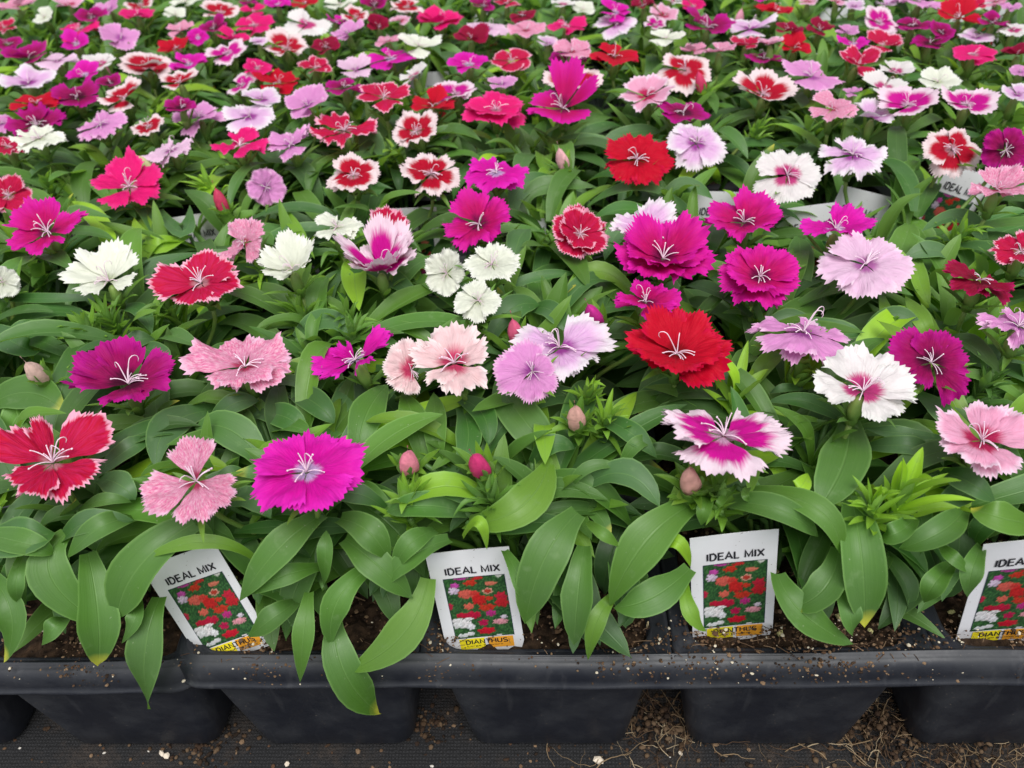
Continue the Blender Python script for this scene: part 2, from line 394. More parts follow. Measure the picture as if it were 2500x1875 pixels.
for j, ty in enumerate(TRAY_ROWS[:3]):
    for i, tx in enumerate(TRAYX):
        if j == 0 and i == 2: continue
        e = bpy.data.objects.new('plant_tray', None); COL.objects.link(e); e.location = (tx, ty, 0)
        if i != 1: e.scale = (1, 1, .95); e.location[2] = G*.05
        tag(e, tlab.get((j, i), 'black cell tray hidden under foliage, %s row of trays, %s' % (ordn[j], ['at left', 'in the middle', 'at right'][i])), 'plant tray', 'black plastic plant trays')
        link('deck', DECKM, e); link('rim', RIMM, e)
        for a in range(NX):
            for c in range(NY):
                if j == 0 and (c == 0 or a in (0, 5)): link('pot_cell', CELLM, e, (.004+P*(a+.5), .0065+PY*(c+.5), 0))

# soil surface
def soil():
    b = Buf()
    for j, ty in enumerate(TRAY_ROWS[:3]):
        for i, tx in enumerate(TRAYX):
            nx, ny = (180, 90) if j == 0 else (60, 30)
            X, Y = np.meshgrid(np.linspace(tx+.010, tx+TRAYW-.010, nx), np.linspace(ty+.013, ty+TRAYD-.011, ny), indexing='ij')
            Z = DECK-.006-(.0042 if i != 1 else 0)+rng.normal(0, .0011, X.shape)+.0022*np.sin(X*170+Y*90)*np.sin(Y*210)
            # dips under the plastic ribs between cells
            fx = np.abs(((X-tx-.004)/P) % 1-.5)*2; fy = np.abs(((Y-ty-.0065)/PY) % 1-.5)*2
            Z -= .010*np.clip((np.maximum(fx, fy)-.85)/.06, 0, 1)
            b.add(np.stack([X, Y, Z], -1).reshape(-1, 3), grid_faces(nx, ny))
    o = link('potting_soil', b.mesh('potting_soil', SOIL, False)); tag(o, 'dark brown potting soil filling the tray cells', 'soil', kind='stuff')
soil()

# ------------------------------------------------------------------ grains, crumbs, roots
BR = [(.075, .040, .022), (.045, .026, .015), (.11, .065, .036), (.025, .015, .010), (.17, .11, .065)]
def grains():
    b = Buf()
    # on the soil of the front cells
    for _ in range(5200):
        x = rng.uniform(-.34, .42); y = rng.uniform(RIMY+.010, RIMY+.075) if rng.random() < .85 else rng.uniform(.2, .4)
        fx = ((x-TX-.004)/P) % 1
        if not .09 < fx < .91: continue
        q = rng.random()
        s = rng.uniform(.0004, .0012)
        chip(b, (x, y, DECK-.0045+rng.uniform(0, .002)), s*(1 if q < .9 else 1.4), BR[rng.integers(5)], .7)
    for _ in range(170):      # perlite and pale grit
        x = rng.uniform(-.34, .42); y = rng.uniform(RIMY+.010, RIMY+.06); fx = ((x-TX-.004)/P) % 1
        if not .1 < fx < .9: continue
        chip(b, (x, y, DECK-.003+rng.uniform(0, .001)), rng.uniform(.0004, .0013), (.42, .36, .22) if rng.random() < .6 else (.30, .28, .11), .9)
    # big pebbles seen beside the leaves
    for px, py, s in ((1405, 1352, .0030), (1952, 1322, .0024), (1955, 1365, .0022), (1990, 1252, .0022), (1938, 1245, .0016), (1815, 1335, .0022), (1918, 1270, .0018), (1685, 1368, .0018), (1940, 1350, .0016), (1960, 1380, .0014), (2055, 1322, .0018), (1410, 1317, .0012), (590, 1402, .0012), (1880, 1362, .0016)):
        p, t_ = at_z(px, py, DECK-.003); chip(b, p, s, (.62, .50, .30) if rng.random() < .6 else (.52, .48, .22), 1)
    # woody chips
    for _ in range(90):
        x = rng.uniform(-.3, .4); y = rng.uniform(RIMY+.01, RIMY+.06); a = rng.uniform(0, 3.14); L = rng.uniform(.002, .006)
        d = np.array([math.cos(a), math.sin(a), rng.uniform(-.2, .2)])*L
        tube(b, [np.array([x, y, DECK-.0035])-d, np.array([x, y, DECK-.0025]), np.array([x, y, DECK-.0035])+d], [.0003, .0006, .0003], 4, BR[rng.integers(5)])
    return b
def rimz(yo):
    o = yo-.003
    return float(np.interp(o, [-.02, -.0030, -.0024, -.0018, -.0012, .0004, .0018, .0031, .0041, .0046, .0048, .0056, .0061], [DECK+.0014, DECK+.0014, DECK+.0024, DECK+.0025, DECK+.0014, DECK+.0013, DECK+.0006, DECK-.0010, DECK-.0034, DECK-.0062, DECK-.0082, DECK-.0090, DECK-.0098]))
def crumbs():
    b = grains()
    cl = [(-.125, .6), (-.05, .4), (.03, 1.0), (.06, .8), (.095, 1.5), (.105, 1.5), (.12, 1.6), (.15, 1.0), (.19, .6), (-.2, .7)]
    for _ in range(2600):
        if rng.random() < .72:
            c = cl[rng.integers(len(cl))]; x = rng.normal(c[0], .010*c[1]); yo = rng.normal(-.006, .005)
        else: x = rng.uniform(-.32, .42); yo = rng.uniform(-.016, .006)
        if rng.random() < .25: yo = rng.uniform(.004, .0082)
        if yo > .0083: continue
        s = rng.uniform(.0002, .0008)*(1.5 if rng.random() < .08 else 1)
        chip(b, (x, RIMY-yo-.0000, rimz(yo)+s*.3), s, (.50, .44, .34) if rng.random() < .07 else BR[rng.integers(5)], .6)
    for _ in range(130):
        c = cl[rng.integers(len(cl))]; x = rng.normal(c[0], .02); yo = rng.normal(-.003, .005); a = rng.uniform(0, 3.14); L = rng.uniform(.001, .004)
        if yo > .004: continue
        p0 = np.array([x, RIMY-yo, rimz(yo)+.0007]); d = np.array([math.cos(a), math.sin(a)*.5, 0])*L
        tube(b, [p0-d, p0+(0, 0, .0006), p0+d+(0, 0, .0004)], .00014, 4, BR[rng.integers(5)])
    # debris on the ground
    for _ in range(1500):
        x = rng.uniform(-.34, .42); y = rng.uniform(.105, .26)
        s = rng.uniform(.0004, .0014)
        if x > .0 and rng.random() < .4: s *= 1.4
        chip(b, (x, y, G+s*.3), s, (.5, .47, .42) if rng.random() < .05 else BR[rng.integers(5)], .6)
    for px, py, s in ((1294, 1642, .0028), (350, 1628, .002), (765, 1330, .001), (1470, 1627, .0012), (620, 1650, .0012), (360, 1632, .0016)):
        p, t_ = at_z(px, py, G+.002); chip(b, p, s, (.6, .52, .42), .8)
    o = link('soil_crumbs', b.mesh('soil_crumbs', GRAIN, False)); tag(o, 'brown soil crumbs, pale grit and perlite scattered on soil, rim and ground', 'crumbs', kind='stuff')
crumbs()
def roots():
    b = Buf()
    spots = [((1420, 1560), .017, 150), ((1900, 1600), .020, 170), ((2060, 1620), .024, 170), ((2180, 1640), .02, 120), ((1960, 1545), .010, 70), ((1690, 1650), .025, 60), ((1360, 1640), .02, 60), ((900, 1590), .01, 25), ((150, 1650), .03, 30)]
    for (px, py), sp, n in spots[:7]:
        c, _ = at_z(px, py, G+.003)
        for _ in range(int(n*.42)):
            p = c+np.array([rng.normal(0, sp), rng.normal(0, sp*.5), 0]); a = rng.uniform(0, 6.28); z = rng.uniform(.0003, .006)
            pts = []
            st = rng.uniform(.001, .003)
            for k in range(9):
                pts.append((p[0], p[1], G+max(.0004, z))); a += rng.normal(0, .30); p = p+np.array([math.cos(a), math.sin(a), 0])*st; z += rng.normal(0, .0008)
            q = rng.random(); c3 = (.20, .14, .08) if q < .35 else ((.07, .042, .024) if q < .85 else (.32, .25, .16))
            tube(b, pts, rng.uniform(.00008, .00034)*np.linspace(1, .5, 9), 4, c3)
    for (px, py), sp, n in [((1420, 1560), .010, 230), ((1900, 1575), .012, 260), ((2080, 1625), .022, 260), ((930, 1560), .008, 90), ((1500, 1640), .05, 180), ((430, 1600), .012, 150)]:
        c, _ = at_z(px, py, G+.003)
        for _ in range(n):
            x, y = c[0]+rng.normal(0, sp), c[1]+rng.normal(0, sp*.6); h = .010*math.exp(-((x-c[0])**2+(y-c[1])**2)/(sp*sp)) if n > 200 and sp < .03 else .001
            chip(b, (x, y, G+h*rng.random()), rng.uniform(.0005, .0018), [(.035, .02, .012), (.06, .036, .02), (.018, .011, .007), (.10, .065, .038)][rng.integers(4)], .7)
    o = link('root_litter', b.mesh('root_litter', GRAIN)); tag(o, 'tangle of dry brown roots and straw lying on the ground cloth', 'roots', kind='stuff')
roots()

# ------------------------------------------------------------------ leaves
NA, NC = 13, 5
TT = np.linspace(0, 1, NA)
SS = np.linspace(-1, 1, NC)
def add_leaf(buf, pts, nrm, width, tint=(0, .5, 0), fold=.22, blunt=0., wave=.0, base=.34):
    """pts NA x 3 along the midrib, nrm NA x 3"""
    T = norm(np.gradient(pts, axis=0)); S = norm(np.cross(T, nrm)); Nn = np.cross(S, T)
    t = TT
    prof = (base+(1-base)*np.sin(np.clip(t/.55, 0, 1)*math.pi/2)**1.2)*np.clip(1-(np.clip((t-.50)/.50, 0, 1))**(1.75+.6*blunt), 0, 1)**(.95-.12*blunt)
    hw = width/2*prof
    ph = rng.uniform(0, 6.28)
    wv = wave*width*np.sin(t*9+ph)
    hw = hw*(1+.05*np.sin(t*rng.uniform(8, 16)+ph))
    fold = fold*(1+.5*np.sin(t*4+ph))[:, None]
    V = (pts[:, None]+S[:, None]*(hw[:, None]*SS[None])[..., None]
         + Nn[:, None]*(fold*hw[:, None]*(np.abs(SS)[None]**1.6)+wv[:, None]*SS[None]*1.0)[..., None])
    uv = np.stack(np.broadcast_arrays(t[:, None], (SS*.5+.5)[None]), -1).reshape(-1, 2)
    buf.add(V.reshape(-1, 3), grid_faces(NA, NC), uv, tint)
def rand_curve(p, az, L, e0, bend, tw, pw=1.4):
    e = e0-bend*TT**pw
    if rng.random() < .22:                      # a kink
        k0 = rng.uniform(.35, .75); e = e-rng.uniform(.3, .9)*np.clip((TT-k0)/.12, 0, 1)
    azv = az+tw*TT
    d = np.stack([np.cos(e)*np.cos(azv), np.cos(e)*np.sin(azv), np.sin(e)], 1)
    pts = p+np.concatenate([np.zeros((1, 3)), np.cumsum((d[1:]+d[:-1])*.5*L/(NA-1), 0)])
    n = np.stack([-np.sin(e)*np.cos(azv), -np.sin(e)*np.sin(azv), np.cos(e)], 1)
    return pts, n
def surface_hit(x, y):
    """where the eye meets the leaf canopy: level on top, sloping down to the tray rim in front"""
    p, t1 = at_z(x, y, .130)
    if p[1] > .185: return p, t1
    A = np.array([0, .185, .130]); n = norm(np.array([0, -.082, .038]))
    d = ray(x, y); t2 = ((A-CAM)@n)/(d@n)
    return CAM+d*t2, t2
def behind_surface(pts, m=.0):
    A = np.array([0, .185, .130]); n = norm(np.array([0, -.082, .038]))
    return ((pts-A)@n).max() < m

# hero leaves, in picture order from back to front: base, middle, tip, width, youth, yellow tip
HERO = [
 # upper canopy around the front flowers
 (1195, 975, 1130, 905, 1070, 820, 92, .1, 0), (775, 990, 790, 900, 838, 830, 75, .1, 0), (915, 1000, 895, 910, 870, 845, 62, .15, 0), (945, 995, 940, 920, 938, 848, 56, .15, 0),
 (990, 868, 1012, 940, 985, 1016, 58, 0, 0), (985, 860, 1040, 890, 1055, 962, 58, 0, 0), (830, 1100, 770, 1066, 700, 1076, 50, 0, 0),
 (575, 1010, 500, 930, 420, 925, 85, .05, 0), (470, 885, 365, 920, 340, 1015, 74, 0, 0), (-30, 880, 60, 848, 140, 890, 88, .1, 1), (210, 1025, 270, 975, 335, 945, 48, 0, 0), (215, 1035, 255, 1045, 292, 1080, 62, 0, 0),
 (240, 768, 290, 737, 337, 733, 44, 0, 0), (285, 755, 330, 760, 365, 795, 58, 0, 0), (455, 915, 505, 872, 560, 866, 50, 0, 0), (560, 895, 615, 900, 662, 937, 62, 0, 0), (630, 850, 680, 870, 722, 915, 62, 0, 0),
 (550, 852, 640, 824, 722, 902, 30, 0, 0), (170, 1105, 220, 1080, 285, 1085, 32, .1, 0), (130, 1175, 190, 1128, 290, 1125, 55, 0, 0), (490, 1090, 540, 1075, 585, 1120, 58, 0, 0),
 (1225, 1065, 1275, 1008, 1355, 1015, 28, .1, 0), (1270, 1045, 1355, 1025, 1425, 1095, 68, 0, 0), (1295, 905, 1355, 930, 1420, 990, 52, 0, 0), (1150, 1000, 1190, 960, 1242, 970, 50, 0, 0), (1340, 1015, 1375, 960, 1420, 955, 34, .1, 0),
 (1865, 925, 1940, 935, 2050, 946, 34, 0, 0), (1870, 965, 1950, 962, 2020, 975, 46, 0, 0), (1830, 915, 1750, 870, 1660, 868, 40, 0, 0), (1745, 842, 1700, 838, 1662, 850, 22, 0, 0), (1785, 915, 1730, 905, 1700, 926, 18, .2, 0),
 (2030, 1020, 2090, 1040, 2150, 1085, 58, 0, 0), (2230, 880, 2130, 815, 2050, 812, 28, .2, 1), (2060, 800, 2140, 765, 2225, 790, 44, 0, 0), (1980, 850, 2030, 885, 2045, 922, 48, 0, 0), (2240, 962, 2200, 955, 2168, 966, 34, 0, 0),
 (1620, 840, 1655, 787, 1695, 762, 45, .45, 0), (1690, 1060, 1725, 1055, 1745, 1022, 42, .85, 0),
 (-40, 1160, 30, 1165, 120, 1150, 100, 0, 0), (1010, 1130, 1130, 1092, 1190, 983, 88, .35, 0), (905, 1065, 960, 1053, 1022, 1095, 48, 0, 0), (1005, 1108, 920, 1092, 835, 1106, 64, .05, 0),
 (545, 1040, 500, 1020, 460, 1046, 32, 0, 0), (1835, 912, 1822, 1000, 1765, 1102, 108, .1, 0),
 # middle ground
 (360, 620, 320, 580, 440, 545, 40, 0, 0), (260, 670, 300, 670, 328, 722, 42, 0, 0), (640, 730, 700, 690, 770, 725, 56, 0, 0), (-20, 640, 80, 645, 270, 640, 26, 0, 0), (900, 650, 840, 600, 750, 583, 48, 0, 0),
 (1070, 640, 1150, 600, 1250, 592, 26, 0, 0), (1370, 640, 1290, 585, 1215, 645, 46, .4, 0), (1110, 590, 1120, 520, 1145, 495, 52, 0, 0), (1060, 730, 1110, 665, 1165, 660, 60, 0, 0), (1150, 670, 1190, 670, 1225, 720, 50, 0, 0),
 (1530, 540, 1535, 510, 1545, 480, 62, 0, 0), (560, 440, 620, 470, 680, 560, 26, .4, 0), (1135, 440, 1180, 400, 1290, 405, 44, .1, 0), (1110, 460, 1130, 400, 1200, 385, 50, 0, 0), (400, 600, 440, 555, 520, 545, 24, 0, 0),
 (345, 455, 395, 500, 410, 442, 38, 0, 0), (410, 510, 330, 530, 290, 470, 40, .7, 0), (245, 560, 215, 480, 155, 435, 44, .9, 0), (1985, 560, 1985, 600, 2010, 660, 38, .4, 0), (1790, 600, 1850, 560, 1760, 640, 40, 0, 0),
 (1640, 740, 1700, 690, 1790, 720, 44, 0, 0), (1960, 660, 1930, 700, 1900, 620, 38, .3, 0), (1870, 730, 1930, 690, 2000, 720, 60, 0, 0), (2010, 735, 1990, 690, 1955, 640, 40, .4, 0), (2060, 560, 2010, 540, 1950, 560, 44, 0, 0), (2130, 540, 2080, 470, 1990, 500, 40, 0, 0),
 (1430, 430, 1480, 400, 1540, 430, 40, 0, 0), (700, 420, 760, 395, 850, 408, 26, 0, 0), (830, 350, 800, 300, 780, 340, 46, 0, 0), (890, 350, 900, 300, 960, 310, 46, 0, 0), (560, 320, 600, 340, 680, 300, 30, 0, 0), (1290, 330, 1350, 290, 1430, 285, 40, 0, 0),
 (120, 700, 60, 715, 0, 730, 50, 0, 0), (80, 760, 30, 740, -20, 700, 60, 0, 0),
 # drape in front
 (-60, 1150, 40, 1170, 118, 1195, 60, 0, 0), (640, 1300, 590, 1335, 535, 1375, 58, 0, 0), (690, 1225, 610, 1245, 530, 1285, 48, 0, 0), (1000, 1160, 1035, 1128, 1052, 1188, 28, .6, 0), (55, 1190, 35, 1255, 42, 1302, 35, 0, 0), (145, 1335, 118, 1355, 90, 1394, 46, 0, 0),
 (145, 1150, 110, 1245, 228, 1352, 88, .1, 1), (190, 1195, 212, 1330, 212, 1438, 84, .1, 1), (-25, 1240, 25, 1330, 8, 1432, 68, 0, 1), (290, 1120, 215, 1140, 145, 1205, 58, 0, 0),
 (420, 1130, 300, 1225, 252, 1338, 108, .05, 0), (345, 1290, 312, 1420, 325, 1532, 84, .05, 0), (300, 1300, 290, 1340, 262, 1390, 40, 0, 0),
 (735, 1121, 795, 1148, 842, 1214, 68, 0, 0), (745, 1165, 812, 1218, 892, 1294, 72, 0, 0), (722, 1340, 748, 1460, 822, 1542, 84, .05, 1), (800, 1225, 728, 1300, 716, 1392, 62, 0, 0), (925, 1250, 870, 1370, 752, 1450, 84, .25, 0),
 (970, 1165, 885, 1205, 822, 1270, 55, .1, 0), (940, 1145, 885, 1175, 852, 1228, 52, .1, 0), (668, 1280, 655, 1375, 648, 1474, 50, .15, 0), (700, 1270, 702, 1210, 705, 1146, 42, .1, 0), (550, 1207, 440, 1170, 303, 1212, 34, .3, 0), (695, 1112, 600, 1188, 516, 1300, 80, .1, 0),
 (1262, 1180, 1248, 1290, 1240, 1394, 72, .05, 0), (1248, 1108, 1175, 1210, 1134, 1348, 100, .1, 0), (1090, 1190, 1122, 1250, 1130, 1292, 40, 0, 0), (1270, 1128, 1300, 1152, 1342, 1182, 28, .2, 0),
 (1490, 1228, 1410, 1290, 1325, 1312, 80, 0, 0), (1505, 1085, 1395, 1170, 1316, 1310, 98, .15, 0), (1330, 1285, 1290, 1340, 1270, 1427, 42, .3, 0), (1420, 1195, 1462, 1170, 1492, 1225, 34, .7, 0), (1478, 1250, 1490, 1320, 1526, 1364, 36, .4, 0),
 (1680, 1240, 1735, 1325, 1842, 1392, 76, 0, 0), (1815, 1260, 1835, 1320, 1842, 1374, 52, 0, 0), (1812, 1185, 1782, 1270, 1710, 1312, 74, .05, 1), (1840, 1075, 1862, 1210, 1868, 1356, 98, .1, 1), (1560, 1085, 1680, 1100, 1768, 1160, 62, .1, 0), (1620, 1060, 1765, 1100, 1816, 1198, 62, .15, 0),
 (2080, 1104, 2030, 1150, 1943, 1185, 66, 0, 0), (2245, 1135, 2170, 1120, 2098, 1097, 78, .2, 1), (1975, 1120, 1940, 1150, 1900, 1160, 50, .1, 0), (2030, 1175, 2060, 1205, 2098, 1236, 32, 0, 0), (2055, 1220, 2020, 1258, 1996, 1302, 50, 0, 0), (2120, 1180, 2100, 1230, 2090, 1290, 46, 0, 0),
 (1540, 1060, 1525, 1090, 1515, 1135, 34, .15, 0), (1590, 1050, 1560, 1080, 1545, 1100, 18, .15, 0), (1630, 1040, 1610, 1065, 1622, 1085, 18, .15, 0),
]

# ------------------------------------------------------------------ plants on the grid
class Plant: pass
plants = []
for j in range(10):
    tj, cj = divmod(j, NY)
    Y = TRAY_ROWS[tj]+.0065+PY*(cj+.5)
    for i in range(-9, 10):
        ti, ci = divmod(i, NX)
        X = TX+.004+P*(ci+.5)+ti*TSTEP
        x, y, z = proj((X, Y, .12))
        if j == 9:
            if not (-60 < x < 2272): continue
        elif not (-250 < x < 2460): continue
        p = Plant(); p.x, p.y, p.row, p.sx, p.sy = X+rng.normal(0, .003), Y+rng.normal(0, .003), j, x, y
        p.buf = Buf(); p.stem = Buf(); p.fl = []; p.buds = []
        plants.append(p)
def nearest(P, ahead=.012):
    return min(plants, key=lambda q: (q.x-P[0])**2+(q.y-P[1]-ahead)**2)

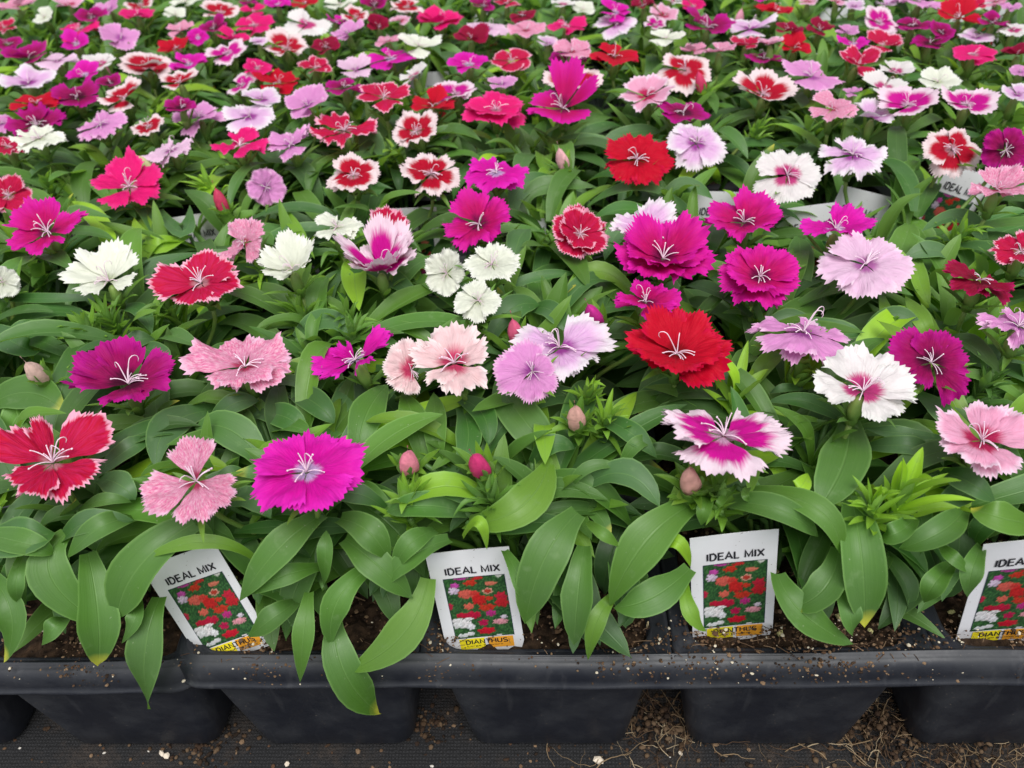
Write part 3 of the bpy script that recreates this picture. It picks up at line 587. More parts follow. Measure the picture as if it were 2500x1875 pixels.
# ------------------------------------------------------------------ flowers
# x, y, width, height in the sight of the photo, colour, cup, gap (0 overlapping .. 1 separate), side lean, doubled
FL = [
 (112, 1005, 275, 205, 'RE', .25, .75, 4, 0), (412, 1040, 232, 200, 'PK', .05, .5, -4, 0), (663, 1020, 240, 178, 'MG', .12, 0, 3, 0), (265, 812, 238, 140, 'DM', .3, .35, 6, 0), (515, 787, 232, 130, 'PK', .15, .25, 2, 0),
 (757, 788, 178, 92, 'MG', .25, .5, -20, 0), (882, 778, 128, 150, 'LP', .1, .2, 14, 0), (968, 768, 225, 165, 'LP', .2, .3, -8, 0), (1132, 790, 145, 148, 'LV', -.1, .15, 4, 0), (1218, 745, 210, 122, 'LW', .12, .2, 6, 0),
 (1462, 765, 228, 170, 'RD', .2, 0, 0, 1), (1560, 942, 285, 160, 'MW', .1, .55, 3, 0), (1866, 832, 232, 140, 'WE', .1, .3, 4, 0), (2002, 780, 175, 155, 'DM', .05, .2, 22, 0), (2125, 955, 215, 145, 'PR', .15, .3, 2, 0),
 (1735, 722, 225, 88, 'LV', -.15, .3, 5, 0), (2200, 706, 165, 62, 'LV', .05, .2, -6, 0), (1638, 606, 190, 135, 'MC', .1, .15, 4, 1), (1870, 570, 216, 150, 'LA', .08, .15, 0, 0), (2117, 606, 150, 72, 'CR', .2, .25, 6, 0), (2205, 545, 125, 95, 'RE', .2, .3, 0, 0),
 (1432, 560, 215, 150, 'MC', .3, 0, 0, 1), (1395, 655, 150, 80, 'MC', .1, .3, -4, 0), (1390, 492, 162, 92, 'LW', .1, .25, -6, 0), (1252, 506, 132, 122, 'RE', .15, 0, 18, 1), (1062, 572, 128, 88, 'WH', .15, .4, 6, 0), (965, 590, 98, 118, 'WH', .4, .6, -20, 0), (1033, 650, 106, 86, 'WH', .1, 0, 0, 0),
 (822, 582, 175, 105, 'MW', .55, .3, 0, 1), (632, 582, 132, 80, 'WH', .55, 0, -4, 0), (728, 492, 112, 44, 'WH', .1, .1, 0, 0), (838, 500, 98, 90, 'RE', .45, .3, 6, 0), (1035, 485, 160, 108, 'MC', .25, .2, -14, 0), (425, 612, 202, 132, 'RE', .2, .45, -6, 0), (528, 525, 115, 92, 'PK', .3, .4, -30, 0),
 (205, 572, 172, 98, 'WH', .3, .45, -3, 0), (5, 610, 70, 78, 'WH', .3, .3, 0, 0), (98, 505, 192, 98, 'MC', .2, .25, -4, 0), (20, 425, 98, 84, 'RE', .2, .2, 0, 0), (280, 405, 152, 68, 'HP', .2, .3, -6, 0), (575, 405, 82, 90, 'LV', .2, .1, 0, 0),
 (763, 380, 124, 88, 'RW', .1, .1, 0, 0), (930, 377, 140, 92, 'RW', .1, .3, 2, 0), (1072, 373, 144, 80, 'MG', .05, 0, 0, 0), (1377, 345, 156, 114, 'RD', .05, .1, 4, 0), (1607, 482, 175, 96, 'MC', .3, .35, -6, 0), (1805, 497, 155, 72, 'MG', .2, .4, 2, 0), (1700, 378, 150, 118, 'WE', .05, .3, 6, 0),
 (2152, 410, 118, 60, 'PK', .5, .1, 0, 0), (2056, 323, 128, 106, 'RW', 0, .1, 16, 0), (2172, 325, 108, 104, 'DM', .2, .15, 10, 0), (1842, 335, 142, 66, 'LW', 0, .3, 2, 0), (1504, 310, 132, 90, 'LW', 0, .3, 14, 0),
 (1215, 235, 165, 105, 'MC', .3, .5, 0, 0), (1072, 238, 150, 90, 'HP', .1, .2, 4, 1), (1235, 180, 132, 66, 'RW', .25, .2, -4, 0), (900, 285, 112, 78, 'RW', .3, .3, -14, 0), (745, 283, 152, 66, 'RE', .2, .4, -3, 0), (830, 210, 118, 70, 'RE', .25, .3, 2, 0), (935, 230, 100, 44, 'RD', .2, .2, 4, 0), (985, 204, 104, 42, 'MW', .2, .3, -8, 0),
 (370, 325, 112, 50, 'LA', .2, .2, -14, 0), (518, 316, 118, 40, 'HP', .05, .3, 0, 0), (630, 315, 112, 46, 'LV', .15, .4, -8, 0), (85, 300, 112, 44, 'WH', .15, 0, 0, 0), (218, 270, 112, 56, 'LV', .1, .3, 0, 0), (82, 272, 124, 48, 'DM', .2, .4, -2, 0), (2, 268, 58, 40, 'LV', .1, .2, 0, 0), (18, 318, 74, 34, 'RE', .1, .2, 0, 0),
 (322, 274, 76, 48, 'RW', .3, .2, -8, 0), (432, 254, 112, 36, 'LV', .15, .2, -4, 0), (540, 252, 112, 68, 'LW', .1, .2, 0, 0), (666, 228, 98, 84, 'LV', .4, .1, -8, 0), (392, 234, 72, 44, 'DM', .3, .3, 0, 0), (268, 212, 102, 48, 'RW', .3, .2, -6, 0), (168, 210, 98, 68, 'DM', .3, .2, 4, 0), (238, 180, 56, 36, 'DM', .3, .2, 0, 0), (80, 225, 108, 36, 'RD', .15, .3, 2, 0),
 (62, 180, 122, 54, 'LW', .25, .3, 6, 0), (322, 147, 118, 70, 'RW', .2, .1, 8, 0), (126, 132, 88, 36, 'LA', .1, .2, 0, 0), (62, 126, 102, 40, 'DM', .2, .3, 0, 0), (170, 65, 88, 32, 'HP', .1, .3, -3, 0), (262, 82, 82, 70, 'LV', .3, 0, 8, 0), (380, 105, 80, 38, 'RD', .3, .3, -8, 0), (428, 82, 46, 44, 'MG', .3, .1, 0, 0), (462, 62, 60, 36, 'DM', .3, .3, 0, 0),
 (492, 114, 90, 50, 'MW', .3, .2, -8, 0), (556, 148, 68, 44, 'HP', .3, .2, 10, 0), (550, 55, 86, 42, 'HP', .15, .3, -6, 0), (662, 54, 104, 54, 'WE', 0, 0, 4, 0), (620, 106, 98, 48, 'RW', .3, .3, 0, 0), (705, 104, 66, 40, 'CR', .3, .3, -10, 0), (680, 148, 82, 42, 'RE', .3, .3, 8, 0), (478, 28, 84, 44, 'RW', .2, .3, 0, 0), (298, 34, 74, 36, 'HP', .2, .3, 6, 0), (305, 12, 70, 28, 'RW', .2, .3, 0, 0),
 (198, 38, 72, 34, 'DM', .2, .3, 0, 0), (150, 12, 66, 26, 'PR', .2, .3, 0, 0), (238, 20, 60, 42, 'LV', .4, .3, -16, 0), (38, 14, 84, 26, 'PK', .2, .3, 0, 0), (95, 38, 50, 42, 'WH', .4, .3, -16, 0), (402, 4, 78, 24, 'WH', .2, .3, 0, 0), (735, 10, 74, 30, 'WH', .2, .3, 0, 0), (768, 152, 82, 52, 'LA', .2, .3, 6, 0), (845, 127, 108, 38, 'MG', .1, .4, 0, 0), (745, 190, 92, 38, 'DM', .2, .3, 0, 0), (752, 72, 76, 38, 'LV', .2, .3, -12, 0),
 (808, 14, 60, 40, 'DM', .4, .2, 0, 0), (880, 16, 80, 38, 'RW', .2, .3, 8, 0), (818, 60, 48, 42, 'CR', .6, .1, 0, 0), (865, 44, 46, 20, 'PR', .2, .2, 0, 0), (950, 48, 108, 42, 'HP', .2, .3, 0, 1), (905, 100, 98, 52, 'WH', .4, .3, 10, 0), (1018, 86, 76, 42, 'CR', .35, .2, 6, 0), (1014, 140, 96, 48, 'MG', .2, .3, 4, 0), (1105, 132, 96, 52, 'RE', .25, .2, 0, 0),
 (1128, 34, 58, 26, 'CR', .2, .2, 0, 0), (1136, 66, 82, 40, 'PK', .1, .2, 6, 0), (1052, 62, 96, 34, 'LA', .1, .3, 8, 0), (1222, 56, 92, 34, 'HP', .15, .3, 2, 0), (1216, 10, 56, 18, 'WE', .2, .2, 0, 0), (1330, 52, 96, 40, 'LW', .1, .2, 0, 0), (1330, 27, 72, 22, 'MG', .2, .2, 0, 0), (1440, 84, 82, 34, 'WH', .15, .2, 0, 0), (1235, 112, 92, 46, 'PK', .3, .3, 8, 0), (1225, 134, 80, 44, 'DM', .3, .3, 6, 0),
 (1328, 124, 108, 52, 'RD', .2, .3, 6, 0), (1085, 182, 66, 34, 'LV', .2, .2, 0, 0), (1480, 152, 126, 82, 'RW', .1, .2, 6, 0), (1398, 208, 124, 74, 'PR', .4, .3, -8, 0), (1475, 244, 124, 56, 'DM', .2, .3, 10, 0), (1528, 60, 112, 42, 'DM', .25, .3, 4, 0), (1620, 62, 104, 36, 'LW', .2, .3, 4, 0), (1672, 26, 82, 32, 'RD', .2, .3, -4, 0), (1716, 104, 76, 46, 'RD', .4, .3, 0, 0), (1650, 127, 86, 28, 'DM', .2, .3, 4, 0),
 (1842, 94, 70, 34, 'MG', .2, .3, 0, 0), (1752, 166, 136, 70, 'LV', .1, .25, 4, 0), (1735, 134, 84, 28, 'LA', .2, .3, -6, 0), (1648, 205, 140, 74, 'RW', .3, .3, 6, 0), (1798, 236, 100, 62, 'PK', .1, .4, 0, 0), (1850, 140, 92, 56, 'RE', .3, .3, 14, 0), (1900, 50, 82, 60, 'MW', .2, .1, 14, 0), (1972, 56, 78, 32, 'DM', .2, .3, 4, 0), (2032, 70, 58, 40, 'DM', .3, .1, 12, 0),
 (2072, 38, 98, 48, 'RD', .35, .3, 4, 0), (2108, 82, 80, 30, 'LW', .1, .3, 0, 0), (2103, 118, 98, 52, 'HP', .1, .1, 0, 0), (2008, 94, 80, 36, 'DM', .2, .3, 0, 0), (1962, 228, 128, 78, 'MW', .3, .3, -14, 0), (2088, 226, 122, 66, 'MW', .3, .3, 4, 0), (2026, 178, 90, 50, 'WH', .2, .1, 0, 0), (2196, 205, 66, 40, 'LW', .2, .2, 6, 0), (2190, 66, 70, 36, 'WE', .2, .2, 0, 0), (2145, 50, 66, 24, 'DM', .2, .2, 0, 0),
 (1985, 4, 120, 26, 'LV', .1, .2, 0, 0), (1745, 4, 44, 16, 'PR', .2, .2, 0, 0), (2205, 155, 50, 40, 'LV', .2, .2, 0, 0), (600, 10, 60, 22, 'MG', .2, .2, 0, 0), (660, 8, 62, 22, 'RD', .2, .2, 0, 0), (1095, 8, 60, 18, 'RE', .2, .2, 0, 0), (1560, 12, 56, 18, 'WE', .2, .2, 0, 0), (1840, 200, 40, 20, 'LV', .2, .2, 0, 0), (10, 60, 56, 26, 'RE', .2, .2, 0, 0), (18, 96, 60, 30, 'DM', .2, .2, 0, 0), (560, 90, 40, 20, 'LW', .2, .2, 0, 0),
]
def rotm(Z, spin):
    Z = norm(Z); a = norm(np.cross([0, 1, .01], Z)); b_ = np.cross(Z, a)
    X = a*math.cos(spin)+b_*math.sin(spin); Yv = np.cross(Z, X)
    return np.stack([X, Yv, Z], 1)           # columns
def petals(buf, Rad, cup, gap, spin, layer=0, big=True, spec=None):
    rows, teeth = (13, 17) if big else (6, 9)
    cols = teeth*2+1
    n = len(spec) if spec else 5
    for k in range(n):
        a0 = 2*math.pi*k/n+spin+rng.normal(0, .07)
        amax = R(45-13*gap+rng.uniform(-5, 6)); ls = 1.
        if spec: a0 = spec[k][0]; ls = spec[k][1]; amax = spec[k][2]
        s = np.linspace(-1, 1, cols); v = np.linspace(0, 1, rows)
        S, V_ = np.meshgrid(s, v, indexing='ij')
        sm = np.clip((V_-.0)/.55, 0, 1); A = amax*(.66+.34*(sm*sm*(3-2*sm)))
        ro = (1-.17*np.abs(s)**2.6-.03*rng.random())*rng.uniform(.93, 1.05)
        tooth = np.where(np.arange(cols) % 2 == 0, 1., 0.)
        tooth = tooth*rng.uniform(.5, 1.1, cols)*(.12 if big else .12)*rng.uniform(.7, 1.2)*(1-.35*np.abs(np.sin(s*rng.uniform(2, 5)+rng.uniform(0, 3))))+.03*np.sin(s*7+rng.uniform(0, 6))
        r = .04+.96*V_*ro[:, None]
        r = r-np.clip((V_-.78)/.22, 0, 1)**1.0*(.07-tooth[:, None])*1.0
        th = a0+S*A
        # irregular width of teeth
        x = r*np.cos(th); y = r*np.sin(th)
        c = cup*rng.uniform(.6, 1.4)+rng.normal(0, .07); f1, f2, ph = rng.uniform(2.5, 4.5), rng.uniform(6, 9), rng.uniform(0, 6.28)
        amp = rng.uniform(.04, .11)
        z = c*r**1.5-rng.uniform(.06, .2)*np.clip(r-.55, 0, 1)**1.7*2.2 + amp*np.sin(f1*S+ph)*r**1.6 + amp*.38*np.sin(f2*S+ph*2)*r**3
        z += S*.045*r + layer*.10*r + .035*(k % 2)*r + rng.normal(0, .006, r.shape)*r*r
        z += rng.uniform(.006, .013)*np.sin(S*rng.uniform(16, 24)+ph)*r*(V_**.5)+.03*np.abs(S)*r*rng.uniform(-1, 1)
        if big:
            wv = rng.normal(0, 1, 4)
            z += (.030*np.sin(7*S+9*V_+wv[0])+.022*np.sin(11*S-12*V_+wv[1]*3)+.016*np.sin(19*V_+5*S+wv[2]*3))*r**1.4
            z += rng.uniform(.03, .07)*np.sin(rng.uniform(9, 15)*S+wv[3]*3)*np.clip((V_-.6)/.4, 0, 1)**1.5
        z += .02*np.cos(S*math.pi)*r            # shallow fold on the petal
        pv = np.stack([x, y, z], -1)*Rad*(1-.12*layer)*ls
        if rng.random() < .35 and not spec:                 # one petal folded or lifted
            ax = np.array([-math.sin(a0), math.cos(a0), 0]); ang = rng.uniform(-.45, .45)
            ca, sa = math.cos(ang), math.sin(ang); rr = pv@np.array([math.cos(a0), math.sin(a0), 0]); 
            pv = pv+(np.outer(rr.ravel(), 1).reshape(rr.shape)[..., None]*np.array([0, 0, sa])) - rr[..., None]*(1-ca)*np.array([math.cos(a0), math.sin(a0), 0])
        uv = np.stack([S*.5+.5+k*1.0, V_*ro[:, None]/1.0], -1)
        uv = np.stack([S*.5+.5, V_], -1)
        buf.add(pv.reshape(-1, 3), grid_faces(cols, rows), uv.reshape(-1, 2))
def stamens(buf, Rad, many):
    for k in range(2 if rng.random() < .72 else rng.integers(0, 2)):                           # two long curled styles
        a = rng.uniform(0, 6.28) if k == 0 else a+rng.uniform(.6, 2.2)
        L = Rad*rng.uniform(.45, .82); e = R(rng.uniform(66, 86)); p = np.zeros(3); pts = [p]; n = 14
        for i in range(n):
            ee = e if i < n*.55 else e-(i-n*.55)*R(33)
            p = p+np.array([math.cos(ee)*math.cos(a), math.cos(ee)*math.sin(a), math.sin(ee)])*L/n; pts.append(p)
            e -= R(1.2)
        tube(buf, pts, np.linspace(Rad*.0125, Rad*.0070, n+1), 5)
    for k in range(8 if many else 4):
        a = rng.uniform(0, 6.28); L = Rad*rng.uniform(.26, .42); e = R(rng.uniform(35, 75)); p = np.zeros(3); pts = [p]
        for i in range(6):
            p = p+np.array([math.cos(e)*math.cos(a), math.cos(e)*math.sin(a), math.sin(e)])*L/6; pts.append(p); e -= R(13)
        tube(buf, pts, Rad*.009, 4)
        chip(buf, p, Rad*.019, (0, .5, 0))
def spike(buf, p, d, L, w, tint, curl=.0, fold=.5):
    d = norm(d); e = math.asin(max(-1, min(1, d[2]))); az = math.atan2(d[1], d[0])
    pts, n = rand_curve(np.asarray(p, float), az, L, e, curl, rng.normal(0, .15), 1.2)
    add_leaf(buf, pts, n, w, tint, fold=fold, base=.75)
# where each petal of the near blooms reaches, from the middle of the bloom: dx, dy in the sight of the photo, half angle
LAY = {112: ((115, 1000), [(118, -78, 40), (-112, -48, 34), (-108, 48, 30), (-42, 98, 28), (80, 62, 36), (-30, -72, 17)]),
 412: ((425, 1040), [(-18, -104, 30), (-122, 46, 36), (2, 98, 34), (78, 66, 22), (84, 12, 26)]),
 265: ((278, 830), [(-78, -74, 40), (-120, 4, 36), (-25, 54, 38), (78, 34, 36), (108, -34, 30)]),
 515: ((530, 793), [(-112, -32, 34), (-74, 42, 36), (12, 58, 36), (88, 22, 34), (88, -44, 38), (-44, -52, 30)]),
 757: ((768, 778), [(-96, 14, 36), (-62, 60, 24), (86, -52, 34), (30, 26, 22), (-30, -18, 22)]),
 882: ((888, 800), [(-20, -92, 34), (-62, -20, 36), (-52, 34, 32), (-4, 58, 24)]),
 968: ((982, 785), [(-44, -92, 40), (86, -22, 34), (38, 74, 28), (-44, 62, 32), (-88, -14, 30)]),
 1132: ((1150, 803), [(-84, -4, 40), (-38, -72, 42), (44, -24, 38), (46, 52, 36), (-10, 68, 32)]),
 1218: ((1208, 752), [(-92, -44, 32), (108, -30, 38), (78, 42, 36), (6, 62, 32), (-66, 10, 30)]),
 1560: ((1563, 942), [(-118, -66, 34), (-142, 18, 30), (-10, 82, 46), (140, 34, 26), (112, -34, 32)]),
 1866: ((1863, 846), [(-30, -76, 36), (62, -72, 40), (-112, 2, 36), (76, 56, 38), (110, -8, 34)]),
 2002: ((2011, 784), [(-92, -46, 40), (-16, -72, 40), (72, -34, 38), (82, 78, 26), (-30, 46, 30)]),
 2125: ((2120, 952), [(-114, -30, 36), (22, -66, 34), (98, -36, 34), (66, 78, 36), (-46, 56, 36)]),
 1735: ((1735, 718), [(-112, -38, 28), (-60, 34, 34), (34, 54, 34), (104, 40, 30), (90, -26, 32), (-10, -24, 30)]),
 425: ((435, 612), [(12, -58, 42), (-108, 22, 40), (-26, 62, 36), (78, 24, 30), (84, -26, 26)]),
 205: ((236, 608), [(-100, -30, 36), (-66, 34, 34), (6, -72, 36), (54, -48, 28), (62, 8, 26)]),
 1870: ((1870, 572), [(-100, 22, 36), (-64, -56, 38), (48, -62, 40), (104, 18, 38), (8, 74, 34)]),
 1638: ((1640, 600), [(-92, 0, 38), (-40, -60, 38), (58, -48, 38), (84, 30, 36), (0, 72, 40)]),
 98: ((104, 502), [(-92, 22, 36), (-40, -42, 36), (50, -20, 32), (94, -10, 24), (-10, 48, 36)]),
}
EXTRA = []
KINDS_ = ['MG', 'DM', 'RD', 'CR', 'RE', 'RW', 'MW', 'HP', 'PK', 'PR', 'WE', 'WH', 'LV', 'LA', 'LW']
r9 = np.random.default_rng(77)
for _ in range(900):
    y = float(r9.uniform(-6, 262)); x = float(r9.uniform(0, 2212)); w_ = (56+y*.22)*r9.uniform(.7, 1.05)
    if len(EXTRA) >= 46: break
    if r9.random() > (1-y/330)**.6: continue
    if all(((x-f[0])/(.42*(w_+f[2])))**2+((y-f[1])/(.30*(w_+f[2])*.62))**2 > 1 for f in FL+EXTRA): EXTRA.append((x, y, w_, w_*r9.uniform(.32, .6), KINDS_[r9.integers(15)], .3, .3, float(r9.normal(0, 9)), 0))
FL += EXTRA
SIGHT = []
for idx, (x, y, wpx, hpx, kind, cup, gap, side, dbl) in enumerate(FL):
    big = y > 260
    hz = .147+rng.uniform(-.005, .006); lay = LAY.get(x); x0, y0 = x, y
    if lay: x, y = lay[0]
    P0, t_ = at_z(x, y, hz)
    Rad = wpx*K*t_/FPX/2*1.04
    view = norm(CAM-P0); el = math.asin(view[2])
    asp = min(.985, hpx/wpx*(.97-.22*abs(cup))*(.86 if y < 300 else 1))
    ft = math.asin(asp)-el                      # lean towards the eye
    hd = norm(np.array([view[0], view[1], 0]))
    Z = np.array([0, 0, 1])*math.cos(ft)+hd*math.sin(ft)
    rt = np.cross([0, 0, 1], hd)*1.0
    Z = norm(Z*math.cos(R(side))+rt*math.sin(R(side)))
    M = rotm(Z, rng.uniform(0, 6.28) if y < 700 else {663: .3}.get(x, rng.uniform(0, 6.28)))
    # nudge so that the bloom sits in the middle of its outline
    pl = nearest(P0)
    spec = None
    if lay:
        Xl = norm(RI-Z*(RI@Z)); Yl = np.cross(Z, Xl); M = np.stack([Xl, Yl, Z], 1); a_ = abs(Z@view)
        spec = []
        for dx, dy, ha in lay[1]:
            # carry the sight offset onto the plane of the bloom
            px, pz, pw = proj(P0); q = ray(x+dx, y+dy); tq = ((P0-CAM)@Z)/(q@Z); v3 = CAM+q*tq-P0
            v3 = v3 if tq > 0 else Xl*dx*K*t_/FPX
            u, v = v3@Xl/Rad, v3@Yl/Rad
            spec.append((math.atan2(v, u), float(np.clip(math.hypot(u, v), .62, 1.18)), R(ha*(1.26 if gap < .5 else 1.06))))
    pl.fl.append((idx, P0, M, Rad, kind, cup, gap, dbl, big, spec))

# buds: x, y, height px, kind, petal colour or None, n spikes
BUDS = [(882, 985, 'bud', (.72, .22, .30)), (1027, 992, 'bud', (.50, .03, .14)), (1243, 888, 'bud', (.60, .33, .28)), (1275, 668, 'bud', (.45, .02, .22)), (1210, 330, 'bud', (.66, .36, .38)), (470, 418, 'bud', (.42, .03, .08)),
        (65, 792, 'bud', (.62, .42, .36)), (1903, 172, 'bud', (.30, .14, .13)), (1600, 28, 'bud', (.66, .28, .38)), (228, 148, 'bud', (.62, .26, .34)), (378, 86, 'bud', (.66, .3, .4)), (1510, 164, 'bud', (.5, .03, .10)), (1415, 16, 'bud', (.66, .25, .34)), (305, 345, 'bud', (.50, .52, .25)),
        (1110, 702, 'bud', (.5, .08, .16)), (1490, 1022, 'bud', (.55, .28, .24)),
        (1278, 830, 'crown', .55), (1600, 812, 'crown', .8), (1975, 1030, 'crown', .85), (1758, 790, 'crown', .7), (215, 660, 'crown', .35), (165, 690, 'crown', .4), (740, 660, 'crown', .3), (760, 690, 'crown', .2), (1338, 100, 'crown', .5), (97, 92, 'crown', .45), (2160, 800, 'crown', .1), (630, 640, 'crown', .45), (1020, 700, 'crown', .3), (880, 1050, 'crown', .45), (1050, 1045, 'crown', .2),
        (690, 250, 'crown', .6), (1650, 260, 'crown', .5), (2100, 480, 'crown', .5), (560, 560, 'crown', .6), (420, 380, 'crown', .6), (1890, 1075, 'crown', .6), (1320, 880, 'crown', .5), (1540, 1040, 'crown', .35), (340, 640, 'crown', .3), (100, 380, 'crown', .4)]
for (x, y, k, c) in BUDS:
    P0, t_ = at_z(x, y, .146 if k == 'bud' else .140)
    nearest(P0).buds.append((P0, k, c))

def stem_curve(p0, p1, d1, n=8):
    """from the crown of the plant up to p1 arriving along d1"""
    L = np.linalg.norm(p1-p0); c0 = p0+np.array([0, 0, L*.35]); c1 = p1-np.asarray(d1)*L*.35
    t = np.linspace(0, 1, n)[:, None]
    return (1-t)**3*p0+3*(1-t)**2*t*c0+3*(1-t)*t*t*c1+t**3*p1

# hero leaves go to the plant they grow from
hn = len(HERO)
for k, (bx, by, mx, my, tx, ty, wp, yg, yt) in enumerate(HERO):
    B_, tb = surface_hit(bx, by); M_, tm = surface_hit(mx, my); T_, tt = surface_hit(tx, ty)
    drape = ty > 1180
    lift = .0022*(k/hn)+rng.uniform(0, .001)
    B_ = CAM+ray(bx, by)*(tb+(.010 if drape else .012)-lift); M_ = CAM+ray(mx, my)*(tm-(.004 if drape else .003)-lift); T_ = CAM+ray(tx, ty)*(tt+(.001 if drape else .004)-lift)
    if ty > 1440: T_ = CAM+ray(tx, ty)*(at_y(tx, ty, RIMY-.014)[1])
    C_ = 2*M_-.5*(B_+T_); t = TT[:, None]
    pts = (1-t)**2*B_+2*(1-t)*t*C_+t*t*T_
    toc = norm(CAM-pts); side = rng.uniform(-.5, .5)
    T3 = norm(np.gradient(pts, axis=0))
    nr = norm(toc*.75+np.array([0, 0, .65])+RI*side*.6); nr = norm(nr-T3*(nr*T3).sum(1, keepdims=True))
    wd = wp*K*tm/FPX*.96
    pl = nearest(B_, .006 if by > 1000 else .01)
    add_leaf(pl.buf, pts, nr, wd, (max(yg, .10 if drape else 0), rng.uniform(.42, .72), yt), fold=rng.uniform(.18, .34), blunt=rng.uniform(0, .7), wave=rng.uniform(0, .05), base=.42)
    root = np.array([pl.x, pl.y, .07])
    root = B_*.35+root*.65
    cv = stem_curve(root, B_, norm(B_-root)*.8+np.array([0, 0, .1]), 6)
    if np.linalg.norm(B_-root) < .05 and not drape: tube(pl.stem, cv, .0012, 5)

TAGQ = []
def in_quad(x, y, q):
    s = [(q[(i+1) % 4][0]-q[i][0])*(y-q[i][1])-(q[(i+1) % 4][1]-q[i][1])*(x-q[i][0]) for i in range(4)]
    return all(v > 0 for v in s) or all(v < 0 for v in s)
def blocks_tag(pts, q):
    for P_ in pts[::2]:
        x, y, z = proj(P_)
        if z < q[1] and in_quad(x, y, q[0]): return True
    return False
for q in (((285, 1200), (480, 1180), (585, 1400), (440, 1415)), ((905, 1180), (1110, 1180), (1130, 1390), (970, 1400)), ((1485, 1145), (1688, 1145), (1675, 1370), (1490, 1370)), ((2120, 1150), (2340, 1160), (2250, 1385), (2055, 1372))): TAGQ.append((q, .36))
for q in (((366, 455), (458, 455), (470, 520), (366, 520)), ((1510, 410), (1598, 405), (1590, 480), (1500, 480)), ((1828, 405), (1920, 408), (1900, 500), (1805, 500)), ((2045, 355), (2130, 365), (2100, 490), (2010, 480)), ((835, 440), (900, 444), (900, 465), (835, 465)), ((893, 150), (960, 152), (955, 185), (893, 185)), ((1783, 12), (1843, 12), (1838, 45), (1783, 45)), ((2117, 0), (2176, 3), (2170, 40), (2112, 40))): TAGQ.append((q, 1.1))
ALLF = [(f[1], f[3]) for p in plants for f in p.fl]
def rim_ok(pts):
    y = pts[:, 1]; return not ((y < RIMY+.014) & (pts[:, 2] < .068)).any() and y.min() > RIMY-.012
def near_fl(p): return [(c_, r_) for c_, r_ in ALLF if abs(c_[0]-p.x) < .15 and abs(c_[1]-p.y) < .15]
def hits_bloom(pts, near):
    for c_, r_ in near:
        d = pts-c_
        if ((d[:, 0]**2+d[:, 1]**2 < (r_*.95)**2) & (d[:, 2] > -.010)).any(): return True
    return False
def fill_plant(p):
    near = near_fl(p)
    front = p.row == 0
    nshoot = 6 if p.row < 3 else 6
    for s in range(nshoot):
        a = 2*math.pi*s/nshoot+rng.uniform(-.4, .4); rr = rng.uniform(.012, .036) if s else .004
        base = np.array([p.x+.3*rr*math.cos(a), p.y+.3*rr*math.sin(a)+(.006 if front else 0), .050])
        H = rng.uniform(.042, .066)
        top = np.array([p.x+rr*math.cos(a), p.y+rr*math.sin(a)+(.008 if front else 0), .052+H])
        if front and top[1] < .200: top[1] = .200+rng.uniform(0, .01)
        cv = stem_curve(base, top, np.array([.2*math.cos(a), .2*math.sin(a), .95]), 7)
        tube(p.stem, cv, np.linspace(.0017, .0011, 7), 5)
        nodes = rng.integers(5, 8); az = rng.uniform(0, 6.28)
        yshoot = rng.random() < .3
        for k in range(nodes):
            f = .25+.75*k/(nodes-1); q = cv[int(f*6)]
            topk = (k/(nodes-1))
            for sd in (0, math.pi):
                for tries in range(5):
                    L = rng.uniform(.050, .078)*(1-.35*topk**2); e0 = R(25+50*topk+rng.uniform(-14, 14)); bend = R(rng.uniform(40, 105))*(1-.45*topk)
                    aa = az+sd+rng.normal(0, .28)
                    pts, n = rand_curve(q, aa, L, e0, bend, rng.normal(0, .35))
                    ok = pts[:, 2].max() < .143+.006*rng.random() and pts[:, 2].min() > .050
                    ok = ok and not hits_bloom(pts, near)
                    if front: ok = ok and rim_ok(pts)
                    if front or p.row == 1: ok = ok and behind_surface(pts, -.006 if tries < 4 else -.002) 
                    if ok: break
                if not ok: continue
                yg = max(0, rng.normal(.06, .06)) + (.55*topk**2*rng.random() if yshoot else .12*topk**3)
                if any(blocks_tag(pts, q) for q in TAGQ): continue
                add_leaf(p.buf, pts, n, L*rng.uniform(.165, .235), (min(1, yg), float(np.clip(rng.normal(.5, .17), 0, 1)), 1 if rng.random() < .03 else 0), fold=rng.uniform(.15, .45), blunt=rng.uniform(0, 1), wave=rng.uniform(0, .06))
            az += math.pi/2+rng.normal(0, .2)
        # narrow young leaves at the tip of the shoot
        for k in range(4 if rng.random() < .5 else 2):
            d = np.array([math.cos(k*2.4), math.sin(k*2.4), rng.uniform(.8, 2.2)])
            spike(p.buf, cv[-1], d, rng.uniform(.012, .024), rng.uniform(.0028, .0048), (rng.uniform(.1, .75) if yshoot else rng.uniform(.05, .3), rng.uniform(.45, .75), 0), rng.uniform(0, .8))
